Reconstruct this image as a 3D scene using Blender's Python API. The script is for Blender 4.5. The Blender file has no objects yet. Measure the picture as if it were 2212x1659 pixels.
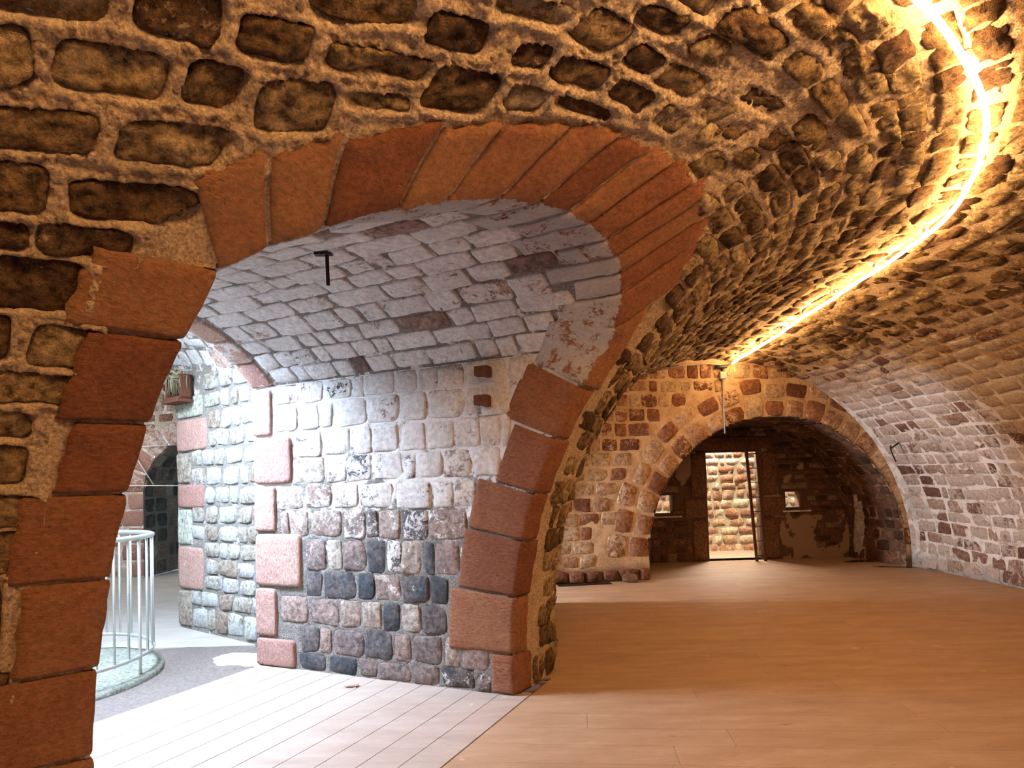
import bpy, math
import numpy as np
from mathutils import Matrix, Vector
rng = np.random.default_rng(7)
SC = bpy.context.scene
COL = SC.collection
# ------------------------------------------------------------------ camera, world, sun, exposure
F_PX, CY, PITCH, ROLL = 1353.49, 1006.64, math.radians(1.7218), math.radians(1.6993)
cam = bpy.data.cameras.new('camera'); camo = bpy.data.objects.new('camera', cam); COL.objects.link(camo)
cam.sensor_fit = 'HORIZONTAL'; cam.sensor_width = 36.0; cam.lens = 36.0 * F_PX / 2212
cam.shift_y = (CY - 829.5) / 2212; cam.clip_start = 0.05; cam.clip_end = 200
fwd = Vector((0, math.cos(PITCH), math.sin(PITCH))); up0 = Vector((0, -math.sin(PITCH), math.cos(PITCH))); rt0 = Vector((1, 0, 0))
rx = rt0 * math.cos(ROLL) - up0 * math.sin(ROLL) * -1.0
ux = up0 * math.cos(ROLL) - rt0 * math.sin(ROLL)
# picture x axis in the world: the world's right appears rising to the right
rx = rt0 * math.cos(ROLL) + (-up0) * math.sin(ROLL)
ux = up0 * math.cos(ROLL) + rt0 * math.sin(ROLL)
M = Matrix(((rx.x, ux.x, -fwd.x, 0), (rx.y, ux.y, -fwd.y, 0), (rx.z, ux.z, -fwd.z, 1.5), (0, 0, 0, 1)))
camo.matrix_world = M
SC.camera = camo
SC.view_settings.view_transform = 'Standard'; SC.view_settings.look = 'None'
SC.view_settings.gamma = 1.0; SC.view_settings.use_curve_mapping = False
SC.view_settings.exposure = 0.0
SC.cycles.adaptive_threshold = 0.05; SC.cycles.max_bounces = 6; SC.cycles.transmission_bounces = 4
W = bpy.data.worlds.new('sky'); SC.world = W; W.use_nodes = True
W.node_tree.nodes['Background'].inputs[0].default_value = (0.62, 0.78, 1.0, 1)
W.node_tree.nodes['Background'].inputs[1].default_value = 1.6

def area(name, loc, look, size, power, col, size_y=None, spread=math.pi):
    l = bpy.data.lights.new(name, 'AREA'); l.shape = 'RECTANGLE' if size_y else 'DISK'; l.size = size
    if size_y: l.size_y = size_y
    l.energy = power; l.color = col; l.spread = spread
    o = bpy.data.objects.new(name, l); COL.objects.link(o); o.location = loc
    o.rotation_euler = (Vector(look) - Vector(loc)).to_track_quat('-Z', 'Y').to_euler(); return o
DAY = (0.72, 0.85, 1.0)
area('sky_light_well', (-4.1, 5.1, 3.45), (-3.9, 5.0, 0), 1.2, 230, DAY)
area('passage_floor_fill', (-3.50, 4.30, 3.38), (-1.5, 3.7, 0.0), 1.0, 640, (.56, .73, 1.0))  # extra lamp beside the well, added and tilted to brighten the passage floor
area('sky_light_far_passage', (-3.0, 8.28, 1.55), (5.0, 8.1, 1.0), 0.45, 430, (0.86, 0.90, 1.0), 0.9)
area('sky_light_hall_far', (-7.5, 9.6, 3.0), (-6.6, 10.6, 0.6), 1.6, 70, (1, .97, .93))
area('blue_fill_behind', (1.4, -2.6, 1.1), (1.9, 3.0, 2.3), 1.1, 210, (.46, .52, 1.0), 1.9)  # unseen fill added behind the camera to tint the ceiling blue
area('sky_light_door', (4.35, 12.7, 2.7), (3.4, 9.0, 0.0), 0.8, 210, (1.0, .88, .72))
area('sky_light_gate', (-6.0, 15.0, 2.2), (-6.3, 11.6, 0.9), 1.2, 90, (.85, 1.0, .95))
sun = bpy.data.lights.new('sun', 'SUN'); sun.energy = 9.0; sun.angle = 0.01; sun.color = (1, .86, .66)
suno = bpy.data.objects.new('sun', sun); COL.objects.link(suno)
suno.rotation_euler = Vector((0.28, 1.0, -2.3)).to_track_quat('-Z', 'Y').to_euler()
STRIP_E = 118.0

# ------------------------------------------------------------------ helpers
def _h(ix, iy, iz):
    n = (ix * 374761393 + iy * 668265263 + iz * 2147483647 + 1013904223) & 0xFFFFFFFF
    n = ((n ^ (n >> 13)) * 1274126177) & 0xFFFFFFFF
    n = ((n ^ (n >> 16)) * 2246822519) & 0xFFFFFFFF
    return ((n ^ (n >> 15)) & 0xFFFFFF) / float(0xFFFFFF) * 2 - 1
def vnoise(P):
    P = np.asarray(P, float); I = np.floor(P).astype(np.int64); f = P - I; f = f * f * (3 - 2 * f)
    r = 0
    for a in (0, 1):
        wx = f[..., 0] if a else 1 - f[..., 0]
        for b in (0, 1):
            wy = f[..., 1] if b else 1 - f[..., 1]
            for c in (0, 1):
                wz = f[..., 2] if c else 1 - f[..., 2]
                r = r + wx * wy * wz * _h(I[..., 0] + a, I[..., 1] + b, I[..., 2] + c)
    return r
def fbm(P, freq, octv=3, gain=.5):
    P = np.asarray(P, float) * freq; r = 0; a = 1; s = 0
    for k in range(octv):
        r = r + a * vnoise(P + 17.3 * k); s += a; a *= gain; P = P * 2.03
    return r / s
def mk(name, V, Fc, mat, parent=None, attrs=None, smooth=True, center=False, kind=None, label=None, cat=None, group=None):
    V = np.asarray(V, np.float64); Fc = np.asarray(Fc, np.int32)
    loc = V.mean(0) if center else np.zeros(3)
    me = bpy.data.meshes.new(name); n = len(Fc); k = Fc.shape[1]
    me.vertices.add(len(V)); me.vertices.foreach_set('co', (V - loc).astype(np.float32).ravel())
    me.loops.add(n * k); me.loops.foreach_set('vertex_index', Fc.ravel())
    me.polygons.add(n); me.polygons.foreach_set('loop_start', np.arange(0, n * k, k, dtype=np.int32))
    me.polygons.foreach_set('loop_total', np.full(n, k, np.int32))
    me.polygons.foreach_set('use_smooth', np.full(n, smooth))
    me.update(calc_edges=True)
    for an, v in (attrs or {}).items():
        at = me.attributes.new(an, 'FLOAT', 'POINT')
        at.data.foreach_set('value', np.broadcast_to(np.asarray(v, np.float32), (len(V),)).copy())
    if mat: me.materials.append(mat)
    o = bpy.data.objects.new(name, me); COL.objects.link(o); o.location = loc
    if parent: o.parent = parent
    for kk, vv in (('kind', kind), ('label', label), ('category', cat), ('group', group)):
        if vv: o[kk] = vv
    return o
def empty(name, loc=(0, 0, 0), **kw):
    o = bpy.data.objects.new(name, None); COL.objects.link(o); o.location = loc; o.empty_display_size = .1
    for k, v in kw.items(): o[k] = v
    return o
def gridF(nx, ny):
    i, j = np.meshgrid(np.arange(nx - 1), np.arange(ny - 1), indexing='ij'); a = (i * ny + j).ravel()
    return np.c_[a, a + ny, a + ny + 1, a + 1]
def box_vf(x0, x1, y0, y1, z0, z1):
    V = np.array([(x, y, z) for x in (x0, x1) for y in (y0, y1) for z in (z0, z1)], float)
    Fq = np.array([(0, 1, 3, 2), (4, 6, 7, 5), (0, 4, 5, 1), (2, 3, 7, 6), (0, 2, 6, 4), (1, 5, 7, 3)])
    return V, Fq
def join_vf(L):
    Vs, Fs, n = [], [], 0
    for V, Fq in L: Vs.append(np.asarray(V)); Fs.append(np.asarray(Fq) + n); n += len(V)
    return np.concatenate(Vs), np.concatenate(Fs)
def tube_vf(P, r, n=8, cap=True):
    P = np.asarray(P, float); T = np.gradient(P, axis=0); T /= np.linalg.norm(T, axis=1)[:, None] + 1e-9
    ref = np.array([0, 0, 1.]) if abs(T[0, 2]) < .9 else np.array([1., 0, 0])
    A = np.cross(T, ref); A /= np.linalg.norm(A, axis=1)[:, None]; B = np.cross(T, A)
    th = np.arange(n) / n * 2 * np.pi; r = np.broadcast_to(r, (len(P),))
    V = P[:, None] + r[:, None, None] * (A[:, None] * np.cos(th)[:, None] + B[:, None] * np.sin(th)[:, None])
    Fq = []
    for i in range(len(P) - 1):
        for j in range(n):
            Fq.append((i * n + j, i * n + (j + 1) % n, (i + 1) * n + (j + 1) % n, (i + 1) * n + j))
    V = V.reshape(-1, 3)
    if cap:
        V = np.r_[V, P[:1], P[-1:]]; c0, c1 = len(V) - 2, len(V) - 1; L = (len(P) - 1) * n
        for j in range(0, n, 2):
            Fq.append((c0, (j + 2) % n, j + 1, j)); Fq.append((c1, L + j, L + j + 1, L + (j + 2) % n))
    return V, np.array(Fq)

# ------------------------------------------------------------------ materials
def ntree(name):
    m = bpy.data.materials.new(name); m.use_nodes = True; nt = m.node_tree; b = nt.nodes['Principled BSDF']
    return m, nt, b
class NB:
    def __init__(s, nt): s.nt = nt
    def n(s, t, **kw):
        x = s.nt.nodes.new(t)
        for k, v in kw.items():
            if k == 'ins':
                for a, b in v.items():
                    if isinstance(b, bpy.types.NodeSocket): s.nt.links.new(b, x.inputs[a])
                    else: x.inputs[a].default_value = b
            else: setattr(x, k, v)
        return x
    def math(s, op, a, b=None, clamp=False):
        x = s.nt.nodes.new('ShaderNodeMath'); x.operation = op; x.use_clamp = clamp
        for i, v in enumerate((a, b)):
            if v is None: continue
            if isinstance(v, bpy.types.NodeSocket): s.nt.links.new(v, x.inputs[i])
            else: x.inputs[i].default_value = v
        return x.outputs[0]
    def mix(s, f, a, b, mode='MIX'):
        x = s.nt.nodes.new('ShaderNodeMix'); x.data_type = 'RGBA'; x.blend_type = mode
        for i, v in ((0, f), (6, a), (7, b)):
            if isinstance(v, bpy.types.NodeSocket): s.nt.links.new(v, x.inputs[i])
            else: x.inputs[i].default_value = v if i == 0 else (*v, 1)
        return x.outputs[2]
    def noise(s, vec, scale, detail=4, rough=.55, dist=0):
        return s.n('ShaderNodeTexNoise', ins={'Vector': vec, 'Scale': scale, 'Detail': detail, 'Roughness': rough, 'Distortion': dist}).outputs[0]
    def ramp(s, f, stops):
        x = s.nt.nodes.new('ShaderNodeValToRGB'); s.nt.links.new(f, x.inputs[0]); e = x.color_ramp.elements
        while len(e) < len(stops): e.new(.5)
        for i, (p, c) in enumerate(stops): e[i].position = p; e[i].color = (*c, 1)
        return x.outputs[0]
def sstep(nb, x, lo, hi):
    m = nb.n('ShaderNodeMapRange', interpolation_type='SMOOTHSTEP', ins={'Value': x, 'From Min': lo, 'From Max': hi, 'To Min': 0.0, 'To Max': 1.0})
    return m.outputs[0]
def stone_mat(name, palette, washcol=(.80, .77, .74), bump=.6, bscale=30, stretch=(1, 1, 1), spk=.35, rough=.9, bdist=.02, stain=None, con=3.0):
    m, nt, b = ntree(name); nb = NB(nt)
    pos = nb.n('ShaderNodeNewGeometry').outputs['Position']
    tone = nb.n('ShaderNodeAttribute', attribute_name='tone').outputs['Fac']
    wash = nb.n('ShaderNodeAttribute', attribute_name='wash').outputs['Fac']
    off = nb.n('ShaderNodeCombineXYZ', ins={0: nb.math('MULTIPLY', tone, 37.0), 1: nb.math('MULTIPLY', tone, 91.0), 2: 0.0}).outputs[0]
    p2 = nb.n('ShaderNodeVectorMath', operation='ADD', ins={0: pos, 1: off}).outputs[0]
    sp = nb.n('ShaderNodeMapping', ins={'Vector': p2, 'Scale': stretch}).outputs[0]
    n1 = nb.noise(p2, 5, 5, .6); n2 = nb.noise(sp, bscale, 6, .65); n3 = nb.noise(p2, 160, 3, .7)
    t2 = nb.math('ADD', tone, nb.math('MULTIPLY', nb.math('SUBTRACT', n1, .5), .9))
    base = nb.ramp(t2, palette)
    k = nb.math('MAXIMUM', nb.math('ADD', nb.math('MULTIPLY', n2, con), .98 - con * .5), .22)
    k = nb.math('MULTIPLY', k, nb.math('ADD', nb.math('MULTIPLY', n3, spk * 2), 1 - spk))
    kc = nb.n('ShaderNodeCombineColor', ins={0: k, 1: k, 2: k}).outputs[0]
    base = nb.mix(1.0, base, kc, 'MULTIPLY')
    if stain:
        sm = sstep(nb, nb.noise(pos, 2.2, 6, .7), .56, .68)
        base = nb.mix(nb.math('MULTIPLY', sm, .75), base, stain)
    # old limewash, worn off in patches
    wn = nb.math('ADD', nb.math('MULTIPLY', nb.noise(p2, 7.5, 8, .75, .5), .68), nb.math('MULTIPLY', nb.noise(p2, 45, 5, .75), .32))
    thr = nb.math('SUBTRACT', nb.math('ADD', nb.math('MULTIPLY', wash, .55), .22), wn)
    wm = sstep(nb, thr, -.012, .03)
    wc = nb.mix(nb.noise(pos, 3.0, 7, .7), washcol, tuple(c * .62 for c in washcol))
    kw_ = nb.math('ADD', nb.math('MULTIPLY', k, .45), .55); wc = nb.mix(1.0, wc, nb.n('ShaderNodeCombineColor', ins={0: kw_, 1: kw_, 2: kw_}).outputs[0], 'MULTIPLY')
    base = nb.mix(nb.math('MULTIPLY', wm, .93), base, wc)
    nt.links.new(base, b.inputs['Base Color']); b.inputs['Roughness'].default_value = rough
    b.inputs['Specular IOR Level'].default_value = .25
    n4 = nb.noise(p2, bscale * .42, 3, .5)
    hgt = nb.math('ADD', nb.math('ADD', nb.math('MULTIPLY', n2, 1.0), nb.math('MULTIPLY', n3, .30)), nb.math('MULTIPLY', n4, .8))
    hgt = nb.math('ADD', hgt, nb.math('MULTIPLY', wm, .06))
    bp = nb.n('ShaderNodeBump', ins={'Strength': bump, 'Distance': bdist, 'Height': hgt}).outputs[0]
    nt.links.new(bp, b.inputs['Normal'])
    return m
def mortar_mat(name, c0, c1, bump=.7, washcol=(.78, .75, .72), dark=(.05, .045, .04)):
    m, nt, b = ntree(name); nb = NB(nt)
    pos = nb.n('ShaderNodeNewGeometry').outputs['Position']
    wash = nb.n('ShaderNodeAttribute', attribute_name='wash').outputs['Fac']
    tone = nb.n('ShaderNodeAttribute', attribute_name='tone').outputs['Fac']
    n1 = nb.noise(pos, 6, 5, .6); n2 = nb.noise(pos, 70, 5, .7)
    vo = nb.n('ShaderNodeTexVoronoi', ins={'Vector': pos, 'Scale': 75.0}).outputs[0]
    base = nb.mix(n1, c0, c1)
    k = nb.math('MAXIMUM', nb.math('ADD', nb.math('MULTIPLY', n2, 2.8), -.40), .3); kc = nb.n('ShaderNodeCombineColor', ins={0: k, 1: k, 2: k}).outputs[0]
    base = nb.mix(1.0, base, kc, 'MULTIPLY')
    wn = nb.math('ADD', nb.math('MULTIPLY', nb.noise(pos, 5, 7, .7, .4), .8), nb.math('MULTIPLY', n2, .2))
    wm = sstep(nb, nb.math('SUBTRACT', nb.math('ADD', nb.math('MULTIPLY', wash, .55), .22), wn), -.02, .04)
    base = nb.mix(nb.math('MULTIPLY', wm, .9), base, washcol)
    base = nb.mix(tone, base, dark)
    nt.links.new(base, b.inputs['Base Color']); b.inputs['Roughness'].default_value = .95; b.inputs['Specular IOR Level'].default_value = .15
    hgt = nb.math('ADD', nb.math('MULTIPLY', n2, .8), nb.math('MULTIPLY', nb.math('SUBTRACT', 1.0, vo), .35))
    nt.links.new(nb.n('ShaderNodeBump', ins={'Strength': bump, 'Distance': .022, 'Height': hgt}).outputs[0], b.inputs['Normal'])
    return m
def plain_mat(name, col, rough=.6, metal=0, emit=None, noise=0, scale=20, bump=0):
    m, nt, b = ntree(name); nb = NB(nt)
    pos = nb.n('ShaderNodeNewGeometry').outputs['Position']; nz = nb.noise(pos, scale, 5, .65)
    c = nb.mix(nz, tuple(min(1, x * (1 + noise)) for x in col), tuple(x * (1 - noise) for x in col))
    nt.links.new(c, b.inputs['Base Color'])
    b.inputs['Roughness'].default_value = rough; b.inputs['Metallic'].default_value = metal
    if bump: nt.links.new(nb.n('ShaderNodeBump', ins={'Strength': bump, 'Distance': .01, 'Height': nz}).outputs[0], b.inputs['Normal'])
    if emit:
        b.inputs['Emission Color'].default_value = (*emit[0], 1); b.inputs['Emission Strength'].default_value = emit[1]
    return m
def floor_mat(name, cols, streak=1.0):
    m, nt, b = ntree(name); nb = NB(nt)
    pos = nb.n('ShaderNodeNewGeometry').outputs['Position']
    tone = nb.n('ShaderNodeAttribute', attribute_name='tone').outputs['Fac']
    st = nb.n('ShaderNodeMapping', ins={'Vector': pos, 'Scale': (1.2, 5, 1)}).outputs[0]
    n1 = nb.noise(st, 1.6, 6, .6); n2 = nb.noise(st, 9, 6, .7); n3 = nb.noise(pos, 90, 4, .7)
    t = nb.math('ADD', nb.math('MULTIPLY', nb.math('SUBTRACT', tone, .5), .07), nb.math('ADD', nb.math('MULTIPLY', n1, .6), nb.math('MULTIPLY', n2, .4)))
    base = nb.ramp(t, [(.3, cols[0]), (.52, cols[1]), (.72, cols[2])])
    d = sstep(nb, nb.noise(st, 3.4, 7, .72), .60, .72)
    base = nb.mix(nb.math('MULTIPLY', d, .5 * streak), base, tuple(c * .42 for c in cols[0]))
    w = sstep(nb, nb.noise(pos, 7, 3, .5), .70, .74)
    base = nb.mix(nb.math('MULTIPLY', w, .35), base, (.62, .55, .45))
    k = nb.math('ADD', nb.math('MULTIPLY', n3, .3), .85); kc = nb.n('ShaderNodeCombineColor', ins={0: k, 1: k, 2: k}).outputs[0]
    base = nb.mix(1.0, base, kc, 'MULTIPLY')
    nt.links.new(base, b.inputs['Base Color']); nt.links.new(nb.math('ADD', nb.math('MULTIPLY', n2, .3), .45), b.inputs['Roughness'])
    nt.links.new(nb.n('ShaderNodeBump', ins={'Strength': .12, 'Distance': .01, 'Height': n2}).outputs[0], b.inputs['Normal'])
    return m
M_RUB = stone_mat('rubble_stone', [(0, (.11, .055, .026)), (.35, (.23, .135, .06)), (.65, (.37, .25, .12)), (1, (.50, .37, .21))], washcol=(.66, .50, .34), bump=1.0, bscale=24, spk=.6, bdist=.06, con=4.2)
M_RUBW = stone_mat('limewashed_rubble', [(0, (.13, .065, .05)), (.35, (.24, .13, .09)), (.65, (.34, .23, .17)), (1, (.40, .33, .27))], washcol=(.64, .55, .48), bump=.9, bscale=26)
M_VOUS = stone_mat('red_sandstone', [(0, (.25, .09, .045)), (.5, (.35, .14, .07)), (1, (.42, .21, .10))], washcol=(.78, .75, .73), bump=1.0, bscale=42, stretch=(.8, .8, 1.5), spk=.3, bdist=.03, con=1.5)
M_PINK = stone_mat('pink_sandstone', [(0, (.32, .17, .14)), (.5, (.40, .23, .19)), (1, (.46, .31, .25))], washcol=(.78, .72, .67), bump=.8, bscale=48, stretch=(1.3, 1.3, .7), spk=.25, bdist=.022, con=1.5)
M_GREY = stone_mat('grey_whitewashed_stone', [(0, (.05, .055, .06)), (.3, (.15, .12, .11)), (.6, (.27, .19, .16)), (1, (.36, .31, .25))], washcol=(.78, .72, .66), bump=.8, bscale=28)
M_SOFF = stone_mat('whitewashed_soffit_stone', [(0, (.14, .10, .09)), (.5, (.42, .28, .22)), (1, (.50, .44, .38))], washcol=(.87, .86, .85), bump=.9, bscale=26)
M_PIER = stone_mat('pale_courtyard_stone', [(0, (.24, .18, .14)), (.5, (.34, .31, .25)), (1, (.40, .42, .34))], washcol=(.52, .52, .49), bump=1.0, bscale=24)
M_ENDW = stone_mat('end_wall_stone', [(0, (.14, .055, .03)), (.4, (.28, .13, .07)), (.7, (.40, .26, .15)), (1, (.48, .36, .22))], washcol=(.68, .50, .33), bump=.7, bscale=22)
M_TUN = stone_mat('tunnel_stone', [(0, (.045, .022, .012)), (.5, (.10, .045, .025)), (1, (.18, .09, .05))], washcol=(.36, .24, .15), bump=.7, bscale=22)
M_OUT = stone_mat('sunlit_wall_stone', [(0, (.30, .13, .07)), (.5, (.46, .28, .17)), (1, (.58, .46, .32))], washcol=(.78, .70, .55), bump=.7, bscale=22)
M_MOR = mortar_mat('pebbly_mortar', (.58, .44, .29), (.46, .34, .22), .8)
M_MORW = mortar_mat('old_limewash_mortar', (.55, .48, .42), (.40, .33, .28), .5)
M_MORG = mortar_mat('grey_mortar', (.27, .25, .22), (.17, .155, .14), .7)
M_MORE = mortar_mat('tan_plaster_mortar', (.55, .38, .23), (.45, .30, .17), .4, washcol=(.62, .45, .28))
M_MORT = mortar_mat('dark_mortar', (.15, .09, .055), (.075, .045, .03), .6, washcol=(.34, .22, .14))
M_MORO = mortar_mat('sandy_mortar', (.50, .42, .29), (.40, .33, .22), .5)
M_FLOOR = floor_mat('worn_screed', [(.29, .17, .095), (.39, .245, .145), (.48, .325, .21)], 1.4)
M_FLOOR_LIT = floor_mat('daylit_screed', [(.31, .235, .185), (.39, .305, .25), (.46, .38, .32)], .6)  # gallery screed made paler: the passage daylight is put into its colour
M_FLOORH = floor_mat('courtyard_concrete', [(.34, .30, .26), (.42, .39, .35), (.50, .48, .45)], .6)
M_JOINT = plain_mat('joint_dirt', (.10, .045, .025), .95)
M_DIRT = plain_mat('gravelly_earth', (.15, .122, .105), .95, noise=.75, scale=38, bump=1.0)
M_STEEL = plain_mat('galvanised_steel', (.62, .66, .64), .38, .75, noise=.12, scale=30)
M_IRON = plain_mat('rusty_iron', (.13, .045, .022), .8, .3, noise=.5, scale=60, bump=.3)
M_DIRON = plain_mat('dark_iron', (.035, .018, .012), .7, .4, noise=.4, scale=40)
M_BLACK = plain_mat('black_plastic', (.02, .02, .02), .5)
M_GREYP = plain_mat('grey_plastic', (.42, .40, .38), .5)
M_WOOD = plain_mat('dark_wood', (.10, .05, .028), .75, noise=.4, scale=25, bump=.3)
M_STRAW = plain_mat('dry_straw', (.30, .27, .17), .9, noise=.45, scale=80)
M_LEAF = plain_mat('dead_leaf', (.22, .13, .07), .85, noise=.4, scale=90)
M_WET = plain_mat('wet_floor', (.045, .022, .012), .22, noise=.2)
M_LED = plain_mat('glowing_rope', (1, .9, .75), .5, emit=((1.0, .57, .235), STRIP_E))
M_GLASS = plain_mat('frosted_gate_glass', (.30, .42, .40), .35, noise=.4, scale=4)
M_GLASS.node_tree.nodes['Principled BSDF'].inputs['Transmission Weight'].default_value = .85
M_SIGN = plain_mat('white_sign', (.75, .73, .68), .6)

# ------------------------------------------------------------------ the vaulted gallery, fitted in plan
X0, Y0 = 3.1775, 9.7243
TK = np.array([0, 2, 4, 6, 8, 10, 13, 16.]); TH = np.radians([91.10, 86.20, 91.72, 67.58, 38.04, 41.59, 28.24, 22.0])
VA, VA2, ZS, VB = 2.7722, 3.2291, 0.2548, 3.1185
TN = 1801; TT = np.linspace(0, 18, TN); _th = np.interp(TT, TK, TH); _dx, _dy = -np.cos(_th), -np.sin(_th); _dt = TT[1] - TT[0]
CC = np.c_[X0 + np.r_[0, np.cumsum((_dx[1:] + _dx[:-1]) / 2 * _dt)], Y0 + np.r_[0, np.cumsum((_dy[1:] + _dy[:-1]) / 2 * _dt)]]
_e = np.arange(-100, 0) * _dt
CC = np.r_[CC[0] + np.c_[_e * _dx[0], _e * _dy[0]], CC]; TT = np.r_[_e, TT]; _th = np.r_[np.full(100, _th[0]), _th]
# light smoothing of the direction so the wall curves evenly
_k = np.hanning(161); _k /= _k.sum(); _ths = np.convolve(np.pad(_th, 80, mode='edge'), _k, 'valid')
NN = np.c_[-np.sin(_ths), np.cos(_ths)]
_a = np.linspace(0, np.pi / 2, 160)
_in = np.c_[VA * np.cos(_a), ZS + VB * np.sin(_a)]; _ou = np.c_[-VA2 * np.cos(_a[::-1]), ZS + VB * np.sin(_a[::-1])]
PT = np.r_[[[VA, 0]], _in, _ou[1:], [[-VA2, 0]]]; PL = np.r_[0, np.cumsum(np.hypot(*np.diff(PT, axis=0).T))]
_tg = np.gradient(PT, PL, axis=0); PN = np.c_[-_tg[:, 1], _tg[:, 0]]; PN /= np.linalg.norm(PN, axis=1)[:, None]
# make the profile normal point into the room
_flip = (PN * (np.array([0, 1.0]) - PT)).sum(1) < 0; PN[_flip] *= -1
def vault(t, w, h=0):
    t = np.asarray(t, float); w = np.asarray(w, float)
    cx = np.interp(t, TT, CC[:, 0]); cy = np.interp(t, TT, CC[:, 1]); nx = np.interp(t, TT, NN[:, 0]); ny = np.interp(t, TT, NN[:, 1])
    q = np.interp(w, PL, PT[:, 0]); z = np.interp(w, PL, PT[:, 1]); nq = np.interp(w, PL, PN[:, 0]); nz = np.interp(w, PL, PN[:, 1])
    q = q + nq * h; z = z + nz * h
    return np.stack([cx + nx * q, cy + ny * q, z], -1)
def qof(xy):
    xy = np.asarray(xy); C2, N2, T2 = CC[::4], NN[::4], TT[::4]
    out = np.empty(len(xy)); to = np.empty(len(xy))
    for s in range(0, len(xy), 4000):
        d = xy[s:s + 4000, None, :] - C2[None]; k = np.argmin((d ** 2).sum(-1), 1); i = np.arange(len(k))
        out[s:s + 4000] = (d[i, k] * N2[k]).sum(-1); to[s:s + 4000] = T2[k]
    return out, to
def tscale(t, w):      # real length per unit of t
    p = vault(np.array([t - .05, t + .05]), np.array([w, w])); return max(.25, np.linalg.norm(p[1] - p[0]) / .1)
def px(P):
    d = np.atleast_2d(P) - np.array([0, 0, 1.5]); c, s = math.cos(PITCH), math.sin(PITCH)
    f = np.maximum(d[:, 1] * c + d[:, 2] * s, .05); u = d[:, 0] / f * F_PX; v = -(-d[:, 1] * s + d[:, 2] * c) / f * F_PX
    return np.c_[1106 + u * math.cos(ROLL) + v * math.sin(ROLL), CY - u * math.sin(ROLL) + v * math.cos(ROLL)], d[:, 1]

# ---- arched passage through the inner wall
PA = np.array([-.9095, .4157]); PS = np.array([-.4157, -.9095]); PO = np.array([-2.2612, 5.5195]); PW, PZ, PR = 2.2661, 2.4214, .4638
PRr = (PW * PW / 4 + PR * PR) / (2 * PR); PCz = PZ + PR - PRr; PA0 = math.asin(PW / 2 / PRr); PARC = 2 * PA0 * PRr
TAU = 2 * PZ + PARC
def prof(tau):
    tau = np.asarray(tau, float); an = PA0 - (tau - PZ) / PRr
    s = np.where(tau < PZ, 0, np.where(tau > PZ + PARC, PW, PW / 2 - PRr * np.sin(an)))
    z = np.where(tau < PZ, tau, np.where(tau > PZ + PARC, TAU - tau, PCz + PRr * np.cos(an)))
    ns = np.where(tau < PZ, -1, np.where(tau > PZ + PARC, 1, -np.sin(an))); nz = np.where((tau < PZ) | (tau > PZ + PARC), 0, np.cos(an))
    return s, z, ns, nz     # point and outward normal
def psdf(s, z):
    r = np.hypot(s - PW / 2, z - PCz) - PRr; b = np.maximum(-s, s - PW)
    return np.where(z > PZ, np.maximum(r, np.maximum(b, -9)), b)
def onvault(s, z, n=22):
    s = np.asarray(s, float).ravel(); z = np.asarray(z, float).ravel(); b = PO + s[:, None] * PS
    lo = np.full(len(s), -1.0); hi = np.full(len(s), 5.2); zz = np.maximum(z - ZS, 0); qs = VA * np.sqrt(np.maximum(0, 1 - (zz / VB) ** 2))
    for _ in range(n):
        m = (lo + hi) / 2; q, _t = qof(b - m[:, None] * PA); ins = q < qs; hi = np.where(ins, m, hi); lo = np.where(ins, lo, m)
    return -(lo + hi) / 2      # coordinate along the passage axis
_tt = np.linspace(0, TAU, 240); _s, _z, _, _ = prof(_tt); EDGE = onvault(_s, _z)
EDGE = np.convolve(np.pad(EDGE, 3, mode='edge'), np.ones(7) / 7, 'valid')
def edge(tau): return np.interp(tau, _tt, EDGE)
def passage(tau, e, h=0):
    s, z, ns, nz = prof(tau); s = s - ns * h; z = z - nz * h
    xy = PO + s[..., None] * PS + np.asarray(e)[..., None] * PA
    return np.concatenate([xy, z[..., None]], -1)

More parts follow.
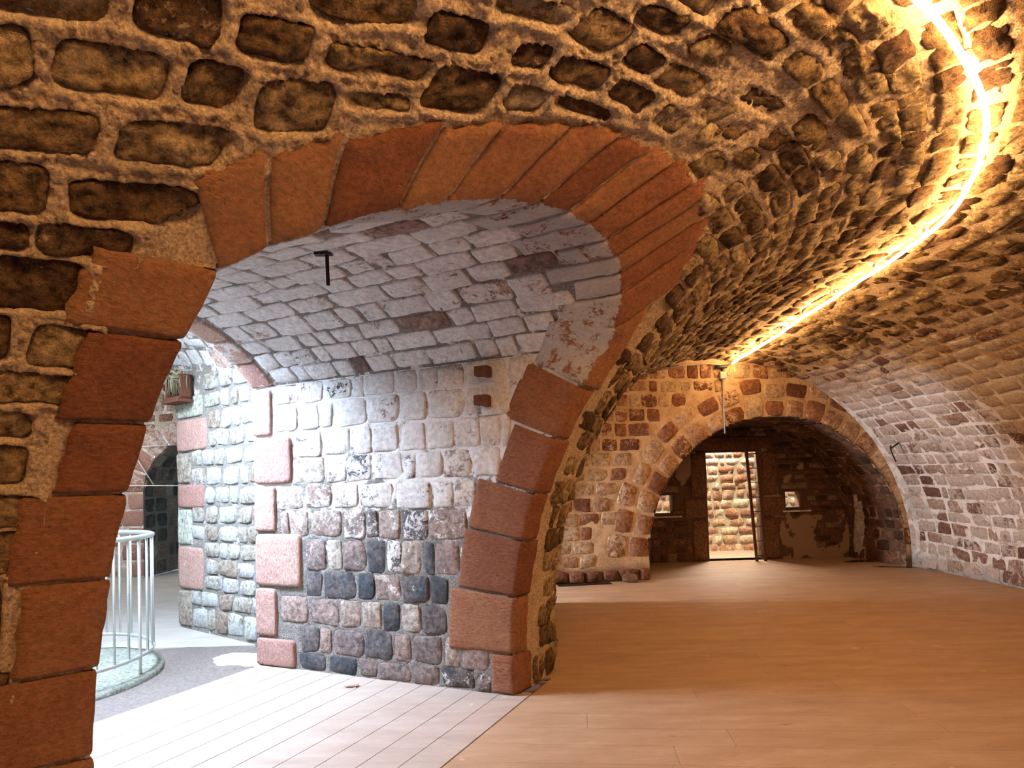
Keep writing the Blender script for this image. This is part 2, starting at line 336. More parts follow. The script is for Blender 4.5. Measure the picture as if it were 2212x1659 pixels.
# ------------------------------------------------------------------ masonry builder
class Masonry:
    """stones laid in a (u,v) parametrised surface; Fm(u,v,h) gives the point h metres proud of it"""
    def __init__(s, Fm): s.F = Fm; s.q = []
    def add(s, quad, **kw):
        c = np.array(quad, float).reshape(4, 2)   # (u0,v1) (u1,v1) (u1,v0) (u0,v0)
        s.q.append((c, kw))
    def has(s, c, pad=.6):
        m = c.mean(0)
        for (d, kw) in s.q:
            if kw.get('key'):
                md = d.mean(0); eu = (d[1] - d[0] + d[2] - d[3]) / 4; ev = (d[0] - d[3] + d[1] - d[2]) / 4
                A = np.array([eu, ev]).T; hx = (c[:, 0].max() - c[:, 0].min()) / 2; hy = (c[:, 1].max() - c[:, 1].min()) / 2
                l = np.abs(np.linalg.solve(A, m - md)); ex = np.linalg.norm(eu) + hx * pad; ey = np.linalg.norm(ev) + hy * pad
                if l[0] * np.linalg.norm(eu) < ex and l[1] * np.linalg.norm(ev) < ey: return True
        return False
    def rows(s, v, u0, u1, L, tsc=None, jit=.25, gap=.022, skip=None, **kw):
        """v: row boundaries; L: mean stone length; u0,u1 may be functions of v"""
        for i in range(len(v) - 1):
            va, vb = v[i], v[i + 1]; vm = (va + vb) / 2
            a = u0(vm) if callable(u0) else u0; b = u1(vm) if callable(u1) else u1
            u = a - (rng.random() * L * .5 if kw.get('run') else 0)
            while u < b - .05:
                sc = tsc(u, vm) if tsc else 1
                l = L * (1 + (rng.random() * 2 - 1) * jit * 1.3) / sc
                ue = min(u + l, b)
                if b - ue < .35 * l: ue = b
                g = gap / sc * (.7 + .6 * rng.random()); gv = gap * (.7 + .6 * rng.random())
                if 'run' in kw: pass
                j = lambda k: (rng.random() * 2 - 1) * k
                c = np.array([(u + g / 2 + j(.012), vb - gv / 2 + j(.012)), (ue - g / 2 + j(.012), vb - gv / 2 + j(.012)), (ue - g / 2 + j(.012), va + gv / 2 + j(.012)), (u + g / 2 + j(.012), va + gv / 2 + j(.012))])
                if ue - u - g > .05 / sc and not s.has(c) and not (skip and skip(c)):
                    s.q.append((c, {k: (x(c.mean(0)) if callable(x) else x) for k, x in kw.items() if k != 'run'}))
                u = ue
    def stone(s, c, h0=.01, bulge=.012, rough=.01, n=(8, 6), p=5, tone=None, wash=.1, key=None, drop=.05, edge=.05, mat=None, hmask=None, name=None, rf=9):
        nx, ny = n
        a = np.r_[-1, -.97, np.linspace(-.86, .86, nx - 2), .97, 1]; b = np.r_[-1, -.97, np.linspace(-.86, .86, ny - 2), .97, 1]
        A, B = np.meshgrid(a, b, indexing='ij'); m = np.maximum(np.abs(A), np.abs(B))
        r = (np.abs(A) ** p + np.abs(B) ** p) ** (1 / p); k = m / np.maximum(r, 1e-6)
        ang = np.arctan2(B, A); cm = c.mean(0)
        ca, sa = np.cos(ang), np.sin(ang)
        wob = vnoise(np.stack([ca * 1.9 + cm[0] * 9, sa * 1.9 + cm[1] * 9, ang * 0], -1)) + .55 * vnoise(np.stack([ca * 5 + cm[0] * 9, sa * 5 + cm[1] * 9, ang * 0 + 3], -1))
        k = k * (1 - edge * (.25 + wob) * m ** 3)
        S_, T_ = (A * k + 1) / 2, (B * k + 1) / 2
        UV = (c[3][None, None] * ((1 - S_) * (1 - T_))[..., None] + c[2] * (S_ * (1 - T_))[..., None] + c[0] * ((1 - S_) * T_)[..., None] + c[1] * (S_ * T_)[..., None])
        P0 = s.F(UV[..., 0], UV[..., 1], 0 * S_)
        hh = h0 + bulge * (1 - m ** 5) + rough * (fbm(P0, rf, 4, .6) * 1.5 + .9 * (.35 - np.abs(fbm(P0, rf * 1.8, 3, .6) * 2))) + (rng.random() - .5) * .5 * rough
        hh = hh + rough * .9 * ((rng.random() - .5) * A + (rng.random() - .5) * B)
        hh = hh - .004 * (m > .9); hh = np.where(m > .99, hh - drop, hh)
        if hmask is not None: hh = hmask(P0, UV, hh)
        V = s.F(UV[..., 0], UV[..., 1], hh).reshape(-1, 3)
        return V, gridF(len(a), len(b))
    def build(s, parent, mat, limit=300, name='stone', base=None, hmask=None, cull=True, smooth=True, **dflt):
        items = []
        for c, kw in s.q:
            P = s.F(c[:, 0], c[:, 1], np.zeros(4)); q, d = px(P); mq, _ = px(P.mean(0))
            if cull and (mq[0, 0] < -330 or mq[0, 0] > 2550 or mq[0, 1] < -380 or mq[0, 1] > 1950 or d.mean() < -.2): continue
            ar = .5 * abs(np.dot(q[:, 0], np.roll(q[:, 1], 1)) - np.dot(q[:, 1], np.roll(q[:, 0], 1)))
            if mq[0, 0] < 0 or mq[0, 0] > 2212 or mq[0, 1] < 0 or mq[0, 1] > 1659: ar *= .02
            items.append((ar, c, kw))
        items.sort(key=lambda x: -x[0])
        rest = []
        for i, (ar, c, kw) in enumerate(items):
            kk = dict(dflt); kk.update(kw)
            if 'n' not in kk: kk['n'] = (19, 14) if ar > 12000 else (12, 9) if ar > 6000 else (9, 7) if ar > 2500 else (6, 5) if ar > 500 else (5, 4)
            tone = kk.pop('tone', None); tone = rng.random() if tone is None else tone; wash = kk.pop('wash', .1)
            mt = kk.pop('mat', None) or mat; kk.pop('key', None); nm = kk.pop('name', None) or name
            V, Fq = s.stone(c, hmask=hmask, **kk)
            at = {'tone': tone, 'wash': np.clip(wash + (rng.random() - .5) * .2, 0, 1) if wash > 0 else 0}
            if i < limit: mk(nm, V, Fq, mt, parent, at, smooth=smooth, center=True)
            else: rest.append((V, Fq, at, mt))
        for mt in {r[3].name: r[3] for r in rest}.values():
            R = [r for r in rest if r[3] == mt]
            V, Fq = join_vf([(r[0], r[1]) for r in R])
            mk('small_stones', V, Fq, mt, parent, {k: np.concatenate([np.full(len(r[0]), r[2][k]) for r in R]) for k in ('tone', 'wash')}, smooth=smooth, kind='stuff')
    def pits(s, U, V, depth, lip=.008, lipw=.02):
        """height of the mortar surface on the grid U x V (1-d arrays)"""
        H = np.zeros((len(U), len(V)))
        for c, kw in s.q:
            if kw.get('nopit'): continue
            m = c.mean(0); eu = (c[1] - c[0] + c[2] - c[3]) / 4; ev = (c[0] - c[3] + c[1] - c[2]) / 4
            ext = np.abs(eu) + np.abs(ev) + .08
            i0, i1 = np.searchsorted(U, [m[0] - ext[0], m[0] + ext[0]]); j0, j1 = np.searchsorted(V, [m[1] - ext[1], m[1] + ext[1]])
            if i1 <= i0 or j1 <= j0: continue
            uu, vv = np.meshgrid(U[i0:i1], V[j0:j1], indexing='ij'); iA = np.linalg.inv(np.array([eu, ev]).T)
            a = iA[0, 0] * (uu - m[0]) + iA[0, 1] * (vv - m[1]); b = iA[1, 0] * (uu - m[0]) + iA[1, 1] * (vv - m[1])
            r = (np.abs(a) ** 5 + np.abs(b) ** 5) ** .2; d = (r - 1) * min(np.linalg.norm(eu), np.linalg.norm(ev))
            x = np.clip((d + .012) / .016, 0, 1); hh = -depth * (1 - x * x * (3 - 2 * x)) + lip * np.exp(-((d - .008) / lipw) ** 2) * (d > -.012)
            sub = H[i0:i1, j0:j1]; H[i0:i1, j0:j1] = np.where(hh < 0, np.minimum(sub, hh), np.where(sub < 0, sub, np.maximum(sub, hh)))
        return H
def surf_mesh(Fm, U, V, H, keep=None):
    uu, vv = np.meshgrid(U, V, indexing='ij'); P = Fm(uu, vv, H); Fq = gridF(len(U), len(V))
    if keep is not None:
        kf = keep(P, uu, vv).ravel(); Fq = Fq[kf[Fq].any(1)]
    return P.reshape(-1, 3), Fq
def compact(V, Fq, at=None):
    u, inv = np.unique(Fq, return_inverse=True); inv = inv.reshape(Fq.shape)
    return V[u], inv, {k: (v[u] if np.ndim(v) else v) for k, v in (at or {}).items()}

# ------------------------------------------------------------------ gallery walls and ceiling
STONES = [(10.65,3.36,10.32,3.49,10.31,3.31,10.66,3.27),(10.25,3.47,10.01,3.56,10.00,3.38,10.25,3.36),(10.66,3.22,10.52,3.22,10.50,3.11,10.66,3.01),(10.44,3.24,10.12,3.31,10.13,3.15,10.44,3.11),(10.05,3.33,9.89,3.36,9.89,3.20,10.08,3.18),(9.95,3.52,9.73,3.58,9.73,3.45,9.94,3.40),(9.82,3.65,9.45,3.85,9.46,3.69,9.72,3.63),(9.67,3.56,9.30,3.65,9.31,3.56,9.66,3.47),(9.84,3.36,9.59,3.42,9.58,3.27,9.82,3.15),(9.56,3.43,9.34,3.49,9.31,3.45,9.55,3.36),(9.28,3.67,9.02,3.69,9.04,3.56,9.29,3.45),(9.40,3.81,9.16,3.85,9.16,3.74,9.37,3.69),(10.67,2.97,10.30,3.06,10.33,2.92,10.67,2.85),(10.25,3.06,9.86,3.15,9.93,2.99,10.24,2.92),(10.67,2.81,10.44,2.83,10.46,2.69,10.68,2.64),(10.37,2.81,9.96,2.90,9.92,2.74,10.38,2.69),(10.68,2.62,10.50,2.62,10.51,2.55,10.68,2.50),(10.47,2.64,10.15,2.68,10.14,2.55,10.48,2.53),(10.68,2.48,10.30,2.53,10.32,2.32,10.69,2.32),(10.69,2.27,10.55,2.27,10.57,2.13,10.69,2.08),(10.47,2.27,10.21,2.25,10.25,2.10,10.51,2.10),(10.69,2.06,10.22,2.06,10.26,1.95,10.70,1.94),(10.70,1.91,10.47,1.89,10.48,1.79,10.70,1.79),(10.70,1.77,10.49,1.74,10.51,1.60,10.71,1.60),(10.71,1.55,10.44,1.53,10.45,1.41,10.71,1.41),(10.71,1.38,10.46,1.38,10.49,1.21,10.71,1.21),(10.72,.80,10.56,.77,10.59,.67,10.72,.70),(10.72,.66,10.57,.63,10.58,.40,10.72,.40),(10.71,1.16,10.59,1.16,10.61,.84,10.72,.84),(9.24,3.96,8.94,4.05,8.96,3.96,9.19,3.90),(8.87,4.09,8.65,4.11,8.71,3.96,8.92,3.96),(9.06,3.85,8.89,3.90,8.92,3.81,9.03,3.76),(8.89,3.89,8.62,3.93,8.64,3.83,8.86,3.78),(8.63,4.07,8.43,4.08,8.47,3.96,8.61,3.98),(8.76,4.18,8.47,4.25,8.50,4.14,8.68,4.12),(8.57,3.92,8.32,3.94,8.34,3.83,8.57,3.83),(8.42,4.07,8.16,4.10,8.17,3.98,8.41,3.96),(8.26,3.93,8.06,3.92,8.07,3.81,8.28,3.81),(9.00,3.71,8.81,3.74,8.83,3.65,8.96,3.60),(8.78,3.76,8.45,3.79,8.46,3.74,8.77,3.69),(8.12,4.03,7.86,4.06,7.89,3.92,8.09,3.94),(7.98,4.16,7.59,4.20,7.64,4.09,7.91,4.09),(7.71,3.85,7.45,3.83,7.56,3.67,7.82,3.72),(7.76,4.02,7.58,4.04,7.66,3.92,7.86,3.92)]
def smap(t, w, h): return vault(t, w, h)
def ring_sd(P):   # signed distance (m) from the passage opening, only on the inner side
    P = np.asarray(P); sh = P.shape[:-1]; p = P.reshape(-1, 3); d = p[:, :2] - PO
    s = d @ PS; e = d @ PA; v = psdf(s, p[:, 2]); v = np.where((e < -1.0) & (e > -4.3), v, 9.0)
    return v.reshape(sh)
GW0, GW1 = 7.95, 9.3            # second passage, hidden behind the pier: Y range
def open2(P): return np.where((P[..., 0] < 1.6) & (P[..., 0] > -1), np.maximum(np.maximum(GW0 - P[..., 1], P[..., 1] - GW1), P[..., 2] - 2.25), 9.0)
def washfn(m):
    t, w = m
    right = np.clip((w - 5.9) / 1.0, 0, 1) * np.clip((5.0 - t) / 2.0, 0, 1)
    return .06 + (.46 + .18 * (rng.random() - .5) - .38 * (rng.random() < .12 + .12 * (w > 8.6))) * right + .12 * np.clip((w - 4.6) / 1.2, 0, 1) + .1 * (np.abs(w - 3.9) < .8) * (t < 3)
def matfn(m): return M_RUBW if m[1] > 6.35 and m[0] < 5.5 else M_RUB
VM = Masonry(smap)
for q in STONES:
    q = np.array(q).reshape(4, 2); q = (q.mean(0) + (q - q.mean(0)) * [1.07, 1.12]).ravel()
    VM.add(q, key=1, h0=-.012, bulge=.012, rough=.021, edge=.08, p=6, wash=.08 + .34 * rng.random(), tone=float(rng.random() * .9), rf=7)
wrow = [0, .22, .42, .61, .80, .99, 1.17, 1.38, 1.58, 1.77, 1.93, 2.09, 2.30, 2.51, 2.66, 2.84, 3.0, 3.16, 3.34, 3.5, 3.66, 3.81, 3.955, 4.11, 4.26, 4.41, 4.56, 4.72, 4.88]
ww = 4.88
while ww < PL[-1] - .12: ww += .165 + .03 * rng.random(); wrow.append(min(ww, PL[-1]))
def vskip(c):
    P = vault(c[:, 0], c[:, 1]); m = vault(*c.mean(0))
    if ring_sd(m) < .27 or (ring_sd(P) < .12).sum() >= 3: return True
    if open2(m) < .12: return True
    return False
def wobble(c): return c
VM.rows(wrow, -.15, 11.6, .30, tsc=tscale, jit=.38, gap=.026, skip=vskip, wash=washfn, mat=matfn,
        h0=lambda m: (-.008 if m[0] > 8.3 else .004) if (m[1] < 6.2) else .002, bulge=lambda m: .012 if m[1] < 6.2 else .004, rough=lambda m: (.024 if m[0] > 8 else .030) if m[1] < 6.3 else .009, edge=lambda m: .12 if m[1] < 6.3 else .07, p=lambda m: 5.5 if m[1] < 6.3 else 9, drop=lambda m: .05 if m[1] < 6.3 else .02)
# courses wander a little
for c, kw in VM.q:
    if not kw.get('key') and c[:, 1].mean() > 6.2: c[:] = c.mean(0) + (c - c.mean(0)) * [1.03, 1.05]
    if not kw.get('key'): c[:, 1] += .028 * vnoise(np.c_[c[:, 0] * .9, c[:, 1] * 0 + round(float(c[:, 1].mean()) * 3), c[:, 0] * 0]) + .02 * vnoise(np.c_[c[:, 0] * 1.3, c[:, 1] * .8, c[:, 0] * 0 + 5])
def hm(P, UV, hh):
    sd = np.minimum(ring_sd(P) - .20, open2(P)); return np.where(sd < .03, np.minimum(hh, -.05), hh)
U = np.r_[np.arange(-.6, 3, .05), np.arange(3, 6.5, .03), np.arange(6.5, 8, .019), np.arange(8, 10.8, .0115), np.arange(10.8, 18, .12)]
V = np.r_[0, np.arange(.02, 4.4, .0125), np.arange(4.4, 5.6, .022), np.arange(5.6, PL[-1], .04), PL[-1]]
H = VM.pits(U, V, .036, .010, .016); _k = np.clip((U - 7.6) / 1.2, .3, 1)[:, None] * np.clip((5.0 - V) / .6, .35, 1)[None]; H = H * _k
uu, vv = np.meshgrid(U, V, indexing='ij'); P0 = vault(uu, vv, 0 * uu)
near = np.clip((uu - 5.5) / 2, 0, 1) * np.clip((5.6 - vv) / .6, 0, 1)
peb = np.clip(1 - 2.2 * np.abs(fbm(P0, 34, 2)), 0, 1)
H = H + .010 * fbm(P0, 5, 2) + .011 * fbm(P0, 24, 3, .6) * np.clip(1.2 - .3 * np.clip(vv - 5.6, 0, 4), .25, 1) + near * .008 * (peb - .4) * (H > -.02) * (1 + 1.6 * (H > .003))
H = np.where((vv > 6.3), H * .4, H)
sd = ring_sd(P0); H = np.where(sd < .24, np.minimum(H, -.006 + .006 * fbm(P0, 30, 2)), H)
Hc = np.clip((sd - .2) / .08, 0, 1)
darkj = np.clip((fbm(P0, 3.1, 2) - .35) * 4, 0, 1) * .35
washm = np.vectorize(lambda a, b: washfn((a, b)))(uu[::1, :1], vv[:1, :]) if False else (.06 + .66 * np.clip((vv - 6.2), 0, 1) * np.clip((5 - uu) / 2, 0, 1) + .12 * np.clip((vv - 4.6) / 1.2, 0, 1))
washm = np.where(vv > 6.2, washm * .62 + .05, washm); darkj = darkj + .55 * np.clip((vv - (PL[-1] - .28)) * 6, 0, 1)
keepv = (ring_sd(P0) > 0.0) & (open2(P0) > -.02)
VV = vault(uu, vv, H).reshape(-1, 3); FQ = gridF(len(U), len(V)); kv = keepv.ravel(); FQ = FQ[kv[FQ].all(1)]
wmid = vv.ravel()[FQ].mean(1)
tops = {}
for nm, a, b, lab in (('wall_left', -1, 2.4, 'inner wall of the gallery, rough rubble stones in pebbly mortar'), ('ceiling', 2.4, 7.3, 'curving stone barrel vault overhead with the light line'), ('wall_right', 7.3, 99, 'outer gallery wall with worn limewash over dark stones')):
    f = FQ[(wmid >= a) & (wmid < b)]; v, f, at = compact(VV, f, {'wash': washm.ravel(), 'tone': darkj.ravel()})
    tops[nm] = mk(nm, v, f, M_MOR if nm != 'wall_right' else M_MORW, None, at, kind='structure', label=lab)
for nm, a, b in (('wall_left', -1, 2.4), ('ceiling', 2.4, 7.3), ('wall_right', 7.3, 99)):
    sub = Masonry(smap); sub.q = [(c, kw) for c, kw in VM.q if a <= c[:, 1].mean() < b]
    sub.build(tops[nm], M_RUB, 300, hmask=hm)

# ------------------------------------------------------------------ ring of dressed voussoirs round the passage arch
ring = empty('trim_1', (0, 0, 0), kind='structure', label='arch ring of dressed red sandstone voussoirs round the passage opening')
TJ = [0, .29, .70, 1.10, 1.43, 1.81, 2.15, 2.55, 2.81, 2.98, 3.13, 3.28, 3.47, 3.62, 3.79, 3.98, 4.19, 4.36, 4.60, 4.77, 4.935, 5.20, 5.54, 5.84, 6.22, 6.63, 7.03, TAU]
GWD = [.20, .15, .18, .15, .18, .16, .20, .36, .34, .31, .28, .25, .23, .22, .23, .23, .24, .27, .30, .33, .38, .30, .24, .33, .27, .33, .26, .3]
PD = [.17, .52, .46, .44, .31, .40, .36, .42, .3, .45, .33, .5, .36, .46, .3, .5, .38, .45, .35, .4, .3, .3, .28, .3, .28, .3, .3, .3]
def gal(tau, w):
    s, z, ns, nz = prof(tau)
    jamb = tau > PZ + PARC
    e = onvault(s + ns * w, z + nz * w)
    return np.c_[PO + (s + ns * w)[:, None] * PS + e[:, None] * PA, z + nz * w]
for i in range(len(TJ) - 1):
    a, b = TJ[i] + .006, TJ[i + 1] - .006; wG, wP = GWD[i], PD[i]; n = 15
    tau = np.r_[a, a + .003, np.linspace(a + .02, b - .02, n - 4), b - .003, b]
    ws = np.r_[wG, wG - .004, np.linspace(wG - .03, .02, 12)]; ds = np.r_[0.0, np.linspace(.02, wP - .03, 7), wP - .004, wP]
    rows_ = []
    springer = (TJ[i] < 2.5)
    for j, t_ in enumerate(tau):
        tt_ = np.full(len(ws), t_)
        # corners of the block slightly rounded / uneven
        G = gal(tt_, ws * (1 + .02 * math.sin(j * 1.3 + i)))
        ee = edge(t_) + ds
        dz = 0
        td = np.full(len(ds), t_)
        if springer:
            ph = min(.9, max(0, (t_ - ZS) / VB)); td = t_ + ds * .75 * ph / math.sqrt(max(.1, 1 - ph * ph))
            td = np.minimum(td, PZ + .25)
        Pp = passage(td, ee, 0 * ds)
        rows_.append(np.r_[G, Pp])
    P = np.array(rows_); m = P.shape[1]
    # numeric normals
    du = np.gradient(P, axis=0); dv = np.gradient(P, axis=1); Nn = np.cross(du.reshape(-1, 3), dv.reshape(-1, 3)); Nn /= np.linalg.norm(Nn, axis=1)[:, None] + 1e-9; Nn = Nn.reshape(P.shape)
    view = np.array([*(PO + PS * PW / 2 - PA * 4.2), 1.4]) - P
    sg = np.sign((Nn * view).sum(-1).mean()); Nn = Nn * sg
    face = .012 + .016 * fbm(P, 7, 4, .6) + .010 * rng.random()
    J, Ki = np.meshgrid(np.arange(len(tau)), np.arange(m), indexing='ij')
    edgeM = np.minimum(np.minimum(J, len(tau) - 1 - J), np.minimum(Ki, m - 1 - Ki))
    face = np.where(edgeM == 1, face - .007, face); face = np.where(edgeM == 0, face - .06, face)
    corner = np.abs(Ki - (len(ws) - .5)) < 1; face = np.where(corner & (edgeM > 0), face - .006 - .008 * rng.random() * np.abs(fbm(P, 12, 2)), face)
    Vv = P + Nn * face[..., None]
    wash = np.zeros((len(tau), m)); arch = PZ - .3 < (a + b) / 2 < PZ + PARC
    wash[:, len(ws):] = (.58 + .16 * rng.random()) if arch else .20
    wash[:, len(ws)] *= .6
    mk('voussoir', Vv.reshape(-1, 3), gridF(len(tau), m), M_VOUS if (a > 1.9 or True) else M_PINK, ring, {'tone': float(rng.random()), 'wash': wash.ravel()}, center=True)

# ------------------------------------------------------------------ passage: walls and soffit
PQ = Masonry(lambda tau, e, h: passage(np.asarray(tau), np.asarray(e), np.asarray(h)))
# u = tau, v = e (0 at the courtyard end, negative towards the gallery)
zq = [0, .25, .68, 1.15, 1.56, 1.98, 2.40]; dq = [.43, .23, .52, .24, .43, .21]
class SW(Masonry): pass
PWm = Masonry(lambda e, z, h: passage(np.asarray(z), -np.asarray(e), np.asarray(h)))     # right wall: u = distance from the courtyard end, v = z
for k in range(6): PWm.add((.0, zq[k + 1] - .008, dq[k], zq[k + 1] - .008, dq[k], zq[k] + .008, .0, zq[k] + .008), key=1, h0=.028, bulge=.003, rough=.004, p=14, edge=.01, mat=M_PINK, wash=.06, n=(9, 9), tone=float(.3 + .5 * rng.random()), name='quoin')
def quoin_end(z): 
    k = min(5, max(0, int(np.searchsorted(zq, z) - 1))); return dq[k] + .02
def ring_start(z):
    k = max(0, int(np.searchsorted(TJ, z) - 1)); ph = min(.9, max(0, (z - ZS) / VB)); z2 = z - PD[k] * .7 * ph
    k = max(0, int(np.searchsorted(TJ, z2) - 1)); return -edge(np.array(z2)) - PD[k] - .01
zr = [0.0, .15, .38, .61, .83, 1.10, 1.34, 1.56, 1.78, 2.01, 2.24, 2.42]
PWm.rows(zr, quoin_end, lambda z: float(ring_start(z)), .235, jit=.4, gap=.010, h0=.003, bulge=.005, rough=.011, edge=.065, p=10, drop=.02,
         wash=lambda m: .26 + .40 * np.clip((m[1] - .7) / 1.2, 0, 1) + (.06 if m[0] > 1.0 else 0), tone=lambda m: float(rng.random()) * (.45 if m[1] < .16 else .8 if m[1] < .4 else 1))
Up = np.r_[np.arange(0, 3.3, .025)]; Vp = np.arange(0, PZ + .02, .022)
Hp = PWm.pits(Up, Vp, .012, .003, .02); uu, vv = np.meshgrid(Up, Vp, indexing='ij'); P0 = passage(vv, -uu, 0 * uu)
Hp = Hp + .008 * fbm(P0, 14, 3); keepf = (uu < -edge(vv) - .04)
Vx = passage(vv, -uu, Hp).reshape(-1, 3); Fx = gridF(len(Up), len(Vp)); kf = keepf.ravel(); Fx = Fx[kf[Fx].all(1)]
v, f, at = compact(Vx, Fx, {'wash': (.26 + .40 * np.clip((vv - .8), 0, 1)).ravel(), 'tone': (0.15 * np.clip(.5 - vv, 0, 1)).ravel()})
wp = mk('wall_passage', v, f, M_MORG, None, at, kind='structure', label='passage side wall of mixed grey and red stones, partly whitewashed')
PWm.build(wp, M_GREY, 300)
# soffit
PSm = Masonry(lambda tau, e, h: passage(np.asarray(tau), -np.asarray(e), np.asarray(h)))
nb_ = 9; bt = np.linspace(PZ, PZ + PARC, nb_ + 1)
for k in range(nb_): PSm.add((bt[k] + .006, .24, bt[k + 1] - .006, .24, bt[k + 1] - .006, .0, bt[k] + .006, .0), key=1, h0=.022, bulge=.003, rough=.005, p=12, edge=.02, mat=M_PINK, wash=.42, n=(6, 7), name='voussoir')
tt_ = PZ + .01; tl = [tt_]
while tt_ < PZ + PARC - .1: tt_ += .15 + .05 * rng.random(); tl.append(tt_)
tl[-1] = PZ + PARC
PS2 = Masonry(lambda e, tau, h: passage(np.asarray(tau), -np.asarray(e), np.asarray(h)))
def soff_end(tau):
    k = max(0, int(np.searchsorted(TJ, tau) - 1)); return float(-edge(np.array(tau)) - PD[k] - .012)
PS2.rows(tl, .26, soff_end, .30, jit=.4, gap=.008, h0=.002, bulge=.004, rough=.010, edge=.05, p=10, drop=.02, wash=lambda m: .66 + .12 * rng.random() - .42 * (rng.random() < .12), tone=None)
Us = np.arange(0, 3.6, .03); Vs = np.linspace(PZ - .02, PZ + PARC + .02, 110)
Hs = PS2.pits(Us, Vs, .010, .0, .02); uu, vv = np.meshgrid(Us, Vs, indexing='ij'); P0 = passage(vv, -uu, 0 * uu); Hs = Hs + .005 * fbm(P0, 14, 3) - .004
kf = (uu < -edge(vv) - .03).ravel(); Fx = gridF(len(Us), len(Vs)); Fx = Fx[kf[Fx].all(1)]
v, f, at = compact(passage(vv, -uu, Hs).reshape(-1, 3), Fx, {'wash': np.full(uu.size, .42), 'tone': (.25 * np.clip(1.2 - uu, 0, 1)).ravel()})
cp = mk('ceiling_passage', v, f, M_MORG, None, at, kind='structure', label='whitewashed stone soffit over the passage')
PSm.build(cp, M_SOFF, 300); PS2.build(cp, M_SOFF, 300)
# left jamb wall of the passage (seen only from the side)
PLm = Masonry(lambda e, z, h: passage(TAU - np.asarray(z), -np.asarray(e), np.asarray(h)))
PLm.rows(zr, .0, lambda z: float(-edge(np.array(TAU - z)) - .31), .26, jit=.3, gap=.03, h0=.004, bulge=.012, rough=.01, edge=.08, wash=.5)
Ul = np.arange(0, 2.5, .06); Vl = np.linspace(0, PZ, 40); uu, vv = np.meshgrid(Ul, Vl, indexing='ij'); kf = (uu < -edge(TAU - vv) - .03).ravel(); Fx = gridF(len(Ul), len(Vl)); Fx = Fx[kf[Fx].all(1)]
v, f, at = compact(passage(TAU - vv, -uu, 0 * uu).reshape(-1, 3), Fx, {'wash': np.full(uu.size, .3), 'tone': np.zeros(uu.size)})
wl2 = mk('wall_passage_left', v, f, M_MORG, None, at, kind='structure', label='passage side wall opposite, hidden behind the near red jamb')
PLm.build(wl2, M_GREY, 300, cull=False)

# ------------------------------------------------------------------ end wall with the tunnel arch
EW = np.array([.9912, .1324]); EN = np.array([.1324, -.9912]); EO = np.array([X0, Y0])
def endw(u, z, h):
    u = np.asarray(u, float); xy = EO + u[..., None] * EW + np.asarray(h)[..., None] * EN; return np.concatenate([xy, np.asarray(z, float)[..., None]], -1)
TU, TZ, TA, TB = 1.0, .33, 2.14, 2.13
def esd(u, z): return np.where(z > TZ, (np.hypot((u - TU) / TA, (z - TZ) / TB) - 1) * 2.13, np.abs(u - TU) - TA)
EM = Masonry(endw)
na = 21; ag = np.linspace(0, math.pi, na + 1)
for k in range(na):
    a0, a1 = ag[k] + .006, ag[k + 1] - .006
    r1 = .26 + .12 * rng.random(); r2 = r1 + .24 + .1 * rng.random()
    for (ra, rb) in ((0.0, r1 - .02), (r1 + .02, r2)):
        pt = lambda a, r: (TU - (TA + r) * math.cos(a), TZ + (TB + r) * math.sin(a))
        EM.add((*pt(a0, rb), *pt(a1, rb), *pt(a1, ra), *pt(a0, ra)), key=1, h0=.006, bulge=.008, rough=.010, edge=.10, p=5, wash=.18 + .4 * rng.random(), name='voussoir' if ra == 0 else None)
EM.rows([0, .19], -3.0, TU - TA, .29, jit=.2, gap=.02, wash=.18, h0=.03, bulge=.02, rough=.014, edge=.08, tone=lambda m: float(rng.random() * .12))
EM.rows([.215, .42, .62, .84, 1.05, 1.28, 1.5, 1.72, 1.95, 2.17, 2.4, 2.62, 2.85, 3.05, 3.3], -3.0, lambda z: TU - (TA + .05) * math.sqrt(max(0, 1 - ((z - TZ) / (TB + .6)) ** 2)) if z < TZ + TB + .5 else 1.4, .27, jit=.3, gap=.022, skip=lambda c: esd(*c.mean(0)) < (.62 if c[:, 1].mean() > .5 else .1), wash=.42, h0=.002, bulge=.005, rough=.009, edge=.10, p=8, drop=.02)
Ue = np.arange(-3.0, 3.5, .035); Ve = np.arange(0, 3.55, .035); He = EM.pits(Ue, Ve, .006, .0, .02); uu, vv = np.meshgrid(Ue, Ve, indexing='ij'); P0 = endw(uu, vv, 0 * uu)
He = He + .008 * fbm(P0, 8, 3); ks = (esd(uu, vv) > -.01).ravel(); Fx = gridF(len(Ue), len(Ve)); Fx = Fx[ks[Fx].all(1)]
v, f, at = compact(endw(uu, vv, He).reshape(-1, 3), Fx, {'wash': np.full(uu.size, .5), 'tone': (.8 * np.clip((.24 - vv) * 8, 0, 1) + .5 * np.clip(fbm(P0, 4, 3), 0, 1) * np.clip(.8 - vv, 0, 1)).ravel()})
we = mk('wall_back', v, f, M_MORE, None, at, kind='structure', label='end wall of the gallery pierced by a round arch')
EM.build(we, M_ENDW, 300, hmask=lambda P, UV, hh: np.where(esd(UV[..., 0], UV[..., 1]) < 0, np.minimum(hh, -.05), hh))
